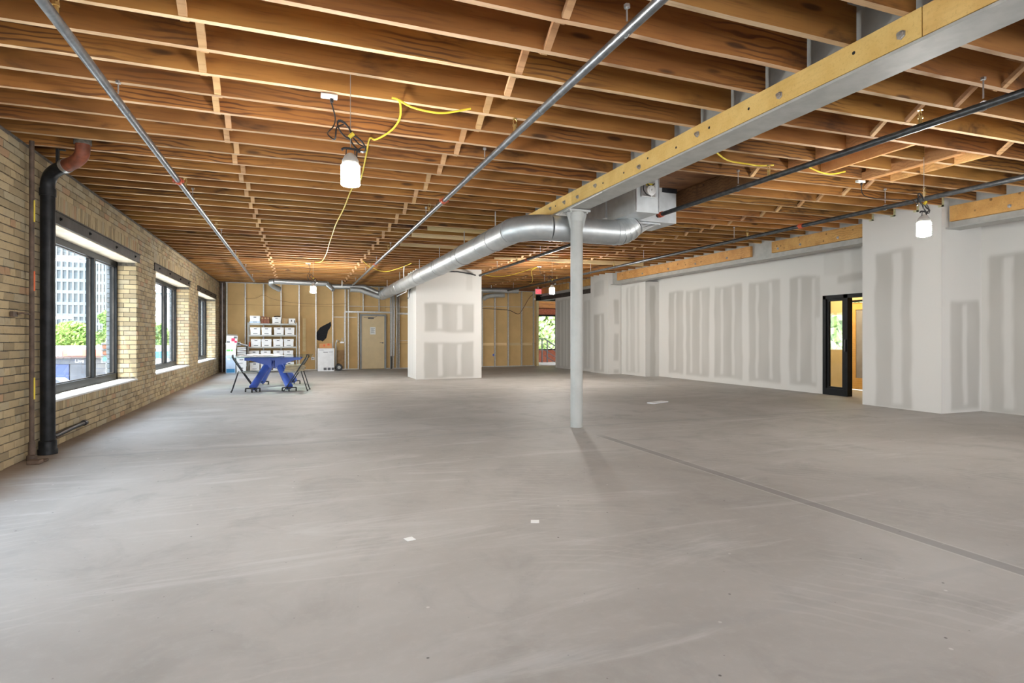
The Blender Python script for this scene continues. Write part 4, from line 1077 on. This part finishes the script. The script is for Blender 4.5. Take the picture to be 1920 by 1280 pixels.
MB().box(-.14, .14, -.12, .12, 0, .03).build('cover', M['ink'], o); MB().box(-.13, .13, -.122, .10, .032, .045).build('pages', M['paper'], o)
carton('small white carton perched on the binder pile beside the tower', -1.885, 22.16, .945, .13, .13, .14, 'carton', 0, -.1, marks=((-.03, .03, .05, .10, 'ink'),), name='small_carton')

# ================================================================== THINGS ALONG THE BACK WALL
o = carton('tall white appliance carton standing beside the hand truck', 1.02, 22.35, 0, .58, .40, .84, 'carton', marks=((-.25, -.09, .775, .79, 'ink'), (-.10, .06, .69, .71, 'ink'), (.10, .24, .70, .715, 'ink')) + tuple((-.09 + .14 * k, .02 + .14 * k, .04, .13, 'ink') for k in range(3)), name='appliance_carton')
o = thing('brown_carton', 'flat brown carton with orange tape on the tall white carton', 'box', (1.02, 22.45, .842))
MB().box(-.23, .22, -.10, .10, 0, .18).build('body', M['fresh'], o); MB().box(-.09, -.03, -.103, -.10, .06, .14).box(.05, .13, -.103, -.10, .10, .17).build('tape', M['orange'], o)
o = thing('hand_truck', 'pale metal hand truck with black wheels against the back wall', 'hand truck', (1.42, 22.42, 0))
for s in (-1, 1):
    MB().tube([(s * .02 - .04, s * .16, .12), (s * .02 - .04, s * .16, 1.0), (s * .02 - .03, s * .14, 1.08)], .016, 10).build('rail', M['column'], o, smooth=True)
wh = MB(); wh.lathe([(.115, -.035), (.13, -.02), (.13, .02), (.115, .035)], 20)
hub = MB().lathe([(.06, -.038), (.06, .038)], 16).mesh('wheel_hub', M['steel'])
for s in (-1, 1):
    w_ = wh.build('wheel', M['black'], o, smooth=True, loc=(.06, s * .20, .13)); w_.rotation_euler = (PI / 2, 0, 0)
    link('wheel_hub', hub, w_)
MB().tube([(.06, -.2, .13), (.06, .2, .13)], .012, 8).build('axle', M['darkpipe'], o)
for z in (.3, .6, .9): MB().box(-.05, -.03, -.16, .16, z, z + .03).build('cross_bar', M['column'], o)
MB().tube(spline([(-.03, -.14, 1.06), (-.01, -.12, 1.14), (.04, -.05, 1.13), (.06, 0, 1.10)]), .016, 8).build('handle', M['white'], o, smooth=True)
MB().box(-.10, -.04, -.17, .17, 0, .012).build('toe_plate', M['column'], o)
MB().tube([(.02, 0, 1.05), (.10, 0, 1.12)], .012, 6).build('lever', M['black'], o)
o = MB().box(-.055, .055, -.012, .012, 0, 1.24).build('timber_offcut', M['pale'], None, loc=(.27, 22.972, .72)); tag(o, 'upright pale timber board fixed between two studs near the shelving', 'board')
o = thing('wall_outlet', 'small white wall outlet low between studs left of the tall carton', 'outlet', (.58, 23.08, .38)); MB().box(-.06, .06, -.03, 0, 0, .12).build('plate', M['white'], o, bevel=.004); MB().box(-.03, -.01, -.032, -.03, .04, .08).box(.01, .03, -.032, -.03, .04, .08).build('socket', M['ink'], o)
o = thing('valve_assembly', 'small grey valve fixed to the studs left of the cream door', 'valve', (1.66, 22.93, 1.02)); MB().box(-.09, .05, -.02, .04, 0, .06).tube([(-.02, 0, .06), (-.02, 0, .2)], .012, 8).build('body', M['conduit'], o); MB().tube([(.06, 0, .05), (.06, 0, 1.2)], .009, 6).build('riser', M['conduit'], o)
o = MB().box(-.15, .17, -.01, .01, 0, .72).build('plywood_sheet', M['kraft'], None, loc=(1.56, 23.07, .03)); tag(o, 'small brown sheet leaning on the back wall behind the hand truck', 'board')

# things left on the floor
for lb, x, y, rz in (('small square white paper scrap on the open floor, the one nearer the brick wall', .655, 3.542, .25), ('small square white paper scrap on the open floor, nearer the column', 1.512, 3.581, -.4)):
    o = MB().box(-.028, .028, -.03, .03, 0, .003).build('paper_scrap', M['paper'], None, loc=(x, y, .001)); o.rotation_euler = (0, 0, rz); tag(o, lb, 'paper', 'paper scraps on the floor')
o = MB().box(-.24, .22, -.08, .08, 0, .02).build('drywall_offcut', M['carton'], None, loc=(6.45, 9.25, .001), bevel=.003); o.rotation_euler = (0, 0, .35); tag(o, 'flat white drywall offcut lying on the floor right of the column', 'board')

# stairwell beyond the far doorway
R = thing('stair_railing', 'black metal stair railing seen through the far doorway', 'railing', (11.4, 26.1, 0))
for x in (-.9, .0, .28): MB().box(x - .025, x + .025, -.025, .025, 0, 1.17 if x <= 0 else 1.05).build('post', M['black'], R)
for z in (.62, .92, 1.17): MB().bar((-1.6, 0, z), (.14, 0, z), .04, .05 if z > 1 else .03).build('rail', M['black'], R)
for z in (.35, .62, .92, 1.17): MB().bar((.14, 0, z), (1.1, 0, z - .6), .04, .06 if z > 1 else .03).build('sloping_rail', M['black'], R)
o = thing('tube_light', 'glowing fluorescent tube light beyond the far doorway', 'lamp', (11.25, 28.6, 2.80))
MB().box(-.6, .6, -.06, .06, .03, .08).build('housing', M['white'], o); MB().tube([(-.58, 0, 0), (.58, 0, 0)], .03, 10).build('tube', M['tube'], o)
for s in (-1, 1): MB().bar((s * .5, 0, .08), (s * .5, 0, .2), .01, .01).build('stem', M['white'], o)

# ================================================================== OUTSIDE
GZ = -3.2
g_ = MB(); g_.box(-160, 120, -80, 300, GZ - .3, GZ)
struct(g_.build('ground', M['asphalt']))
def tree(label, loc, r, h, mt, n=3500, leaf=.3, group='trees outside'):
    o = thing('tree', label, 'tree', loc, 0, group)
    MB().tube([(0, 0, 0), (.1, 0, h * .35), (0, .1, h * .62)], [r * .09, r * .07, r * .04], 8).build('trunk', M['bark'], o)
    rr = random.Random(int(loc[0] * 13 + loc[1])); m = MB()
    blobs = [(rr.uniform(-.5, .5) * r, rr.uniform(-.5, .5) * r, h * .45 + rr.uniform(0, .42) * h, rr.uniform(.35, .6) * r) for _ in range(14)]
    for k in range(n):
        bx, by, bz, br = blobs[k % 14]
        d_ = Vector((rr.gauss(0, 1), rr.gauss(0, 1), rr.gauss(0, 1))).normalized() * br * rr.uniform(.6, 1)
        p = Vector((bx, by, bz)) + d_; a = Vector((rr.gauss(0, 1), rr.gauss(0, 1), rr.gauss(0, 1))).normalized(); b_ = a.orthogonal().normalized()
        s_ = leaf * rr.uniform(.6, 1.2); q = a.cross(b_)
        m.add([p + b_ * s_, p + q * s_ * .5, p - b_ * s_, p - q * s_ * .5], [(0, 1, 2, 3)])
    stuff(m.build('crown', mt, o)); return o
tree('bushy green tree above the shop roofs in the nearest window', (-27.6, 92, GZ), 2.7, 6.4, M['leaf2'])
tree('low green tree at the left of the nearest window view', (-34.5, 99, GZ), 2.8, 5.2, M['leaf2'])
tree('tall tree behind the traffic light in the nearest window', (-22.6, 88, GZ), 1.9, 8.2, M['leaf'])
tree('small green tree in the middle window view', (-20, 104, GZ), 3.0, 6.2, M['leaf'])
for k, (x, y) in enumerate(((10.5, 38), (18.2, 41), (16.5, 52))):
    tree(('left', 'middle', 'right')[k] + ' leafy tree beyond the stairwell window', (x, y, GZ), 3.4, 8.5, M['leaf3'], 6000, .26, 'trees beyond the stairwell')
for k, (x, y) in enumerate(((18, 14.0), (23.5, 18.5))):
    tree(('nearer', 'farther')[k] + ' leafy tree outside the lobby window', (x, y, GZ), 2.6, 7.0, M['leaf3'], 4000, .24, 'trees outside the lobby')
def tower(name, label, x0, x1, y0, y1, z1, fl, nb, wall, slab):
    o = thing(name, label, 'building', ((x0 + x1) / 2, (y0 + y1) / 2, GZ)); hx, hy = (x1 - x0) / 2, (y1 - y0) / 2
    MB().box(-hx, hx, -hy, hy, 0, z1 - GZ).build('tower_block', M[wall], o)
    m = MB(); z = fl
    while z < z1 - GZ: m.box(-hx - .5, hx + .5, -hy - .5, hy + .5, z, z + fl * .28); z += fl
    stuff(m.build('floor_slabs', M[slab], o))
    m = MB()
    for k in range(nb + 1): m.box(-hx + 2 * hx * k / nb - .25, -hx + 2 * hx * k / nb + .25, -hy - .55, -hy, 0, z1 - GZ)
    stuff(m.build('mullions', M[slab], o)); return o
tower('glass_tower', 'tall pale blue glass tower filling the nearest window', -78, -60.6, 215, 240, 85, 3.6, 12, 'tower', 'towerslab')
tower('brick_tower', 'brown brick tower right of the glass tower', -45.2, -41.2, 160, 168, 19.5, 2.4, 6, 'browntower', 'towerslab')
def block(label, x0, x1, y0, y1, z1, mt, nx, nz, win='darkshop', group='low buildings across the street'):
    o = thing('low_building', label, 'building', ((x0 + x1) / 2, (y0 + y1) / 2, GZ), 0, group); hx, hy, H = (x1 - x0) / 2, (y1 - y0) / 2, z1 - GZ
    MB().box(-hx, hx, -hy, hy, 0, H).build('wall', M[mt], o); MB().box(-hx - .15, hx + .15, -hy - .15, hy + .15, H, H + .3).build('parapet', M['towerslab'], o)
    for i in range(nx):
        for k in range(nz):
            cx = -hx + (i + .5) * 2 * hx / nx; cz = (k + .5) * H / nz; a_, b_ = hx / nx * .55, H / nz * .28
            f_ = MB().box(cx - a_, cx + a_, -hy - .06, -hy, cz - b_, cz + b_).build('window', M['stud'], o)
            MB().box(cx - a_ * .85, cx + a_ * .85, -hy - .08, -hy - .06, cz - b_ * .85, cz + b_ * .85).build('pane', M[win], f_)
    return o
block('white block with a red-brown top behind the trees, nearest window', -43, -31.5, 118, 126, 2.0, 'stucco', 5, 2)
o = block('small brown-topped block on the skyline of the nearest window', -34.4, -32.2, 110, 113, 3.6, 'browntower', 2, 2)
block('white apartment block in the middle window view', -23.5, -17, 112, 122, 8.5, 'stucco', 4, 3)
block('white low block under the apartment block, middle window', -17.5, -12.5, 80, 88, -.2, 'stucco', 4, 1)
# shop row: sign band, coral awning, dark shopfront
o = thing('shop_row', 'row of shops with white and coral signs over dark shopfronts', 'building', (-18.5, 60.3, GZ))
MB().box(-6, 6, .3, 9, 0, 3.6).build('wall', M['stucco'], o)
for k in range(4):
    MB().box(-6 + 3 * k + .06, -3 + 3 * k - .06, .0, .3, 0, 2.1).build('shopfront', M['darkshop' if k != 1 else 'navy'], o)
MB().box(-6, 6, -.1, .3, 2.12, 2.6).build('fascia', M['darkshop'], o)
sg = MB().box(-6, -.45, -.25, .3, 2.8, 3.7).build('sign_board', M['carton'], o)
text('age\nter', .50, (-.78, -.262, 3.27), (PI / 2, 0, 0), M['coral'], sg)
aw = MB().box(-.38, 6, -.30, .3, 2.8, 3.36).build('awning', M['coral'], o)
MB().box(-.05, 1.0, -.32, -.30, 2.88, 3.28).build('sign_panel', M['carton'], aw)
text('Live', .42, (.75, -.125, 2.36), (PI / 2, 0, 0), M['carton'], o)
MB().box(-6, 6, -.6, .3, 2.63, 2.78).build('canopy', M['browntower'], o)
o = thing('blue_canopy', 'bright blue canopy band seen through the middle window', 'canopy', (-10.8, 61, GZ))
MB().box(-1.6, 1.0, -.3, .3, 2.5, 3.15).build('band', M['skyblue'], o)
for s in (-1.4, .8): MB().box(s - .05, s + .05, -.05, .05, 0, 2.5).build('post', M['poleblue'], o)
# traffic light and street lamps
o = thing('traffic_light', 'grey traffic light with a lit green lamp outside the nearest window', 'traffic light', (-9.72, 37.0, GZ))
MB().tube([(0, .25, 0), (0, .25, 4.4)], .07, 10).build('pole', M['poleblue'], o)
hd = MB().box(-.18, .18, -.14, .14, 3.05, 4.15).build('head', M['ink'], o)
for k, mt in enumerate(('tlgreen', 'rust', 'rust')):
    l_ = MB().lathe([(.12, 0), (.10, .03)], 16).build('signal_lens', M[mt], hd, loc=(0, -.14, 3.27 + .33 * k)); l_.rotation_euler = (PI / 2, 0, 0)
    MB().prism([(-.14, -.14, 3.41 + .33 * k), (.14, -.14, 3.41 + .33 * k), (.14, -.32, 3.39 + .33 * k), (-.14, -.32, 3.39 + .33 * k)], (0, 0, 0), (0, 0, .015)).build('visor', M['black'], hd)
def street_lamp(label, x, y, h, arm, dz):
    o = thing('street_lamp', label, 'street lamp', (x, y, GZ), 0, 'street lamps outside')
    MB().tube([(0, 0, 0), (0, 0, h - .5)] + arc((.5, 0, h - .5), .5, (-1, 0, 0), (0, 0, 1), 0, PI / 2, 5)[1:] + [(arm, 0, h + dz)], .075, 10).build('pole', M['poleblue'], o, smooth=True)
    MB().box(arm - .05, arm + .55, -.11, .11, h + dz - .06, h + dz + .05).build('lamp_head', M['poleblue'], o, bevel=.02)
street_lamp('pale street lamp with curved arm in the nearest window', -11.6, 33.4, 5.3, .9, .1)
street_lamp('taller street lamp whose arm crosses the glass tower', -8.4, 33.5, 8.1, -3.0, .1)
def car(label, x, y, rz, mt):
    o = thing('parked_car', label, 'car', (x, y, GZ), rz, 'cars in the street')
    prof = [(-2.1, .35), (2.1, .35), (2.15, .75), (1.3, .88), (.7, 1.42), (-1.1, 1.45), (-1.9, .92), (-2.15, .8)]
    MB().prism([(a, -.85, b) for a, b in prof], (0, 0, 0), (0, 1.7, 0)).build('body', M[mt], o, bevel=.06)
    MB().prism([(a, -.86, b) for a, b in ((1.1, .92), (.65, 1.34), (-1.0, 1.36), (-1.6, .95))], (0, 0, 0), (0, 1.72, 0)).build('windows', M['darkshop'], o)
    for a in (-1.3, 1.3):
        for b in (-.8, .8): MB().tube([(a, b - .1, .33), (a, b + .1, .33)], .33, 14).build('wheel', M['black'], o)
car('white car at the left in the street below', -17.8, 47, 0, 'carwhite'); car('red car in the street below the traffic light', -12.6, 46, .1, 'carred')
car('dark car in the street behind the white one', -17.0, 51.5, 0, 'cargrey'); car('orange van in the street behind the traffic light', -12.0, 53, 0, 'carorange')
car('red car parked in the middle window view', -6.4, 49, 0, 'carred'); car('white car parked in the middle window view', -8.0, 57.5, 0, 'carwhite')
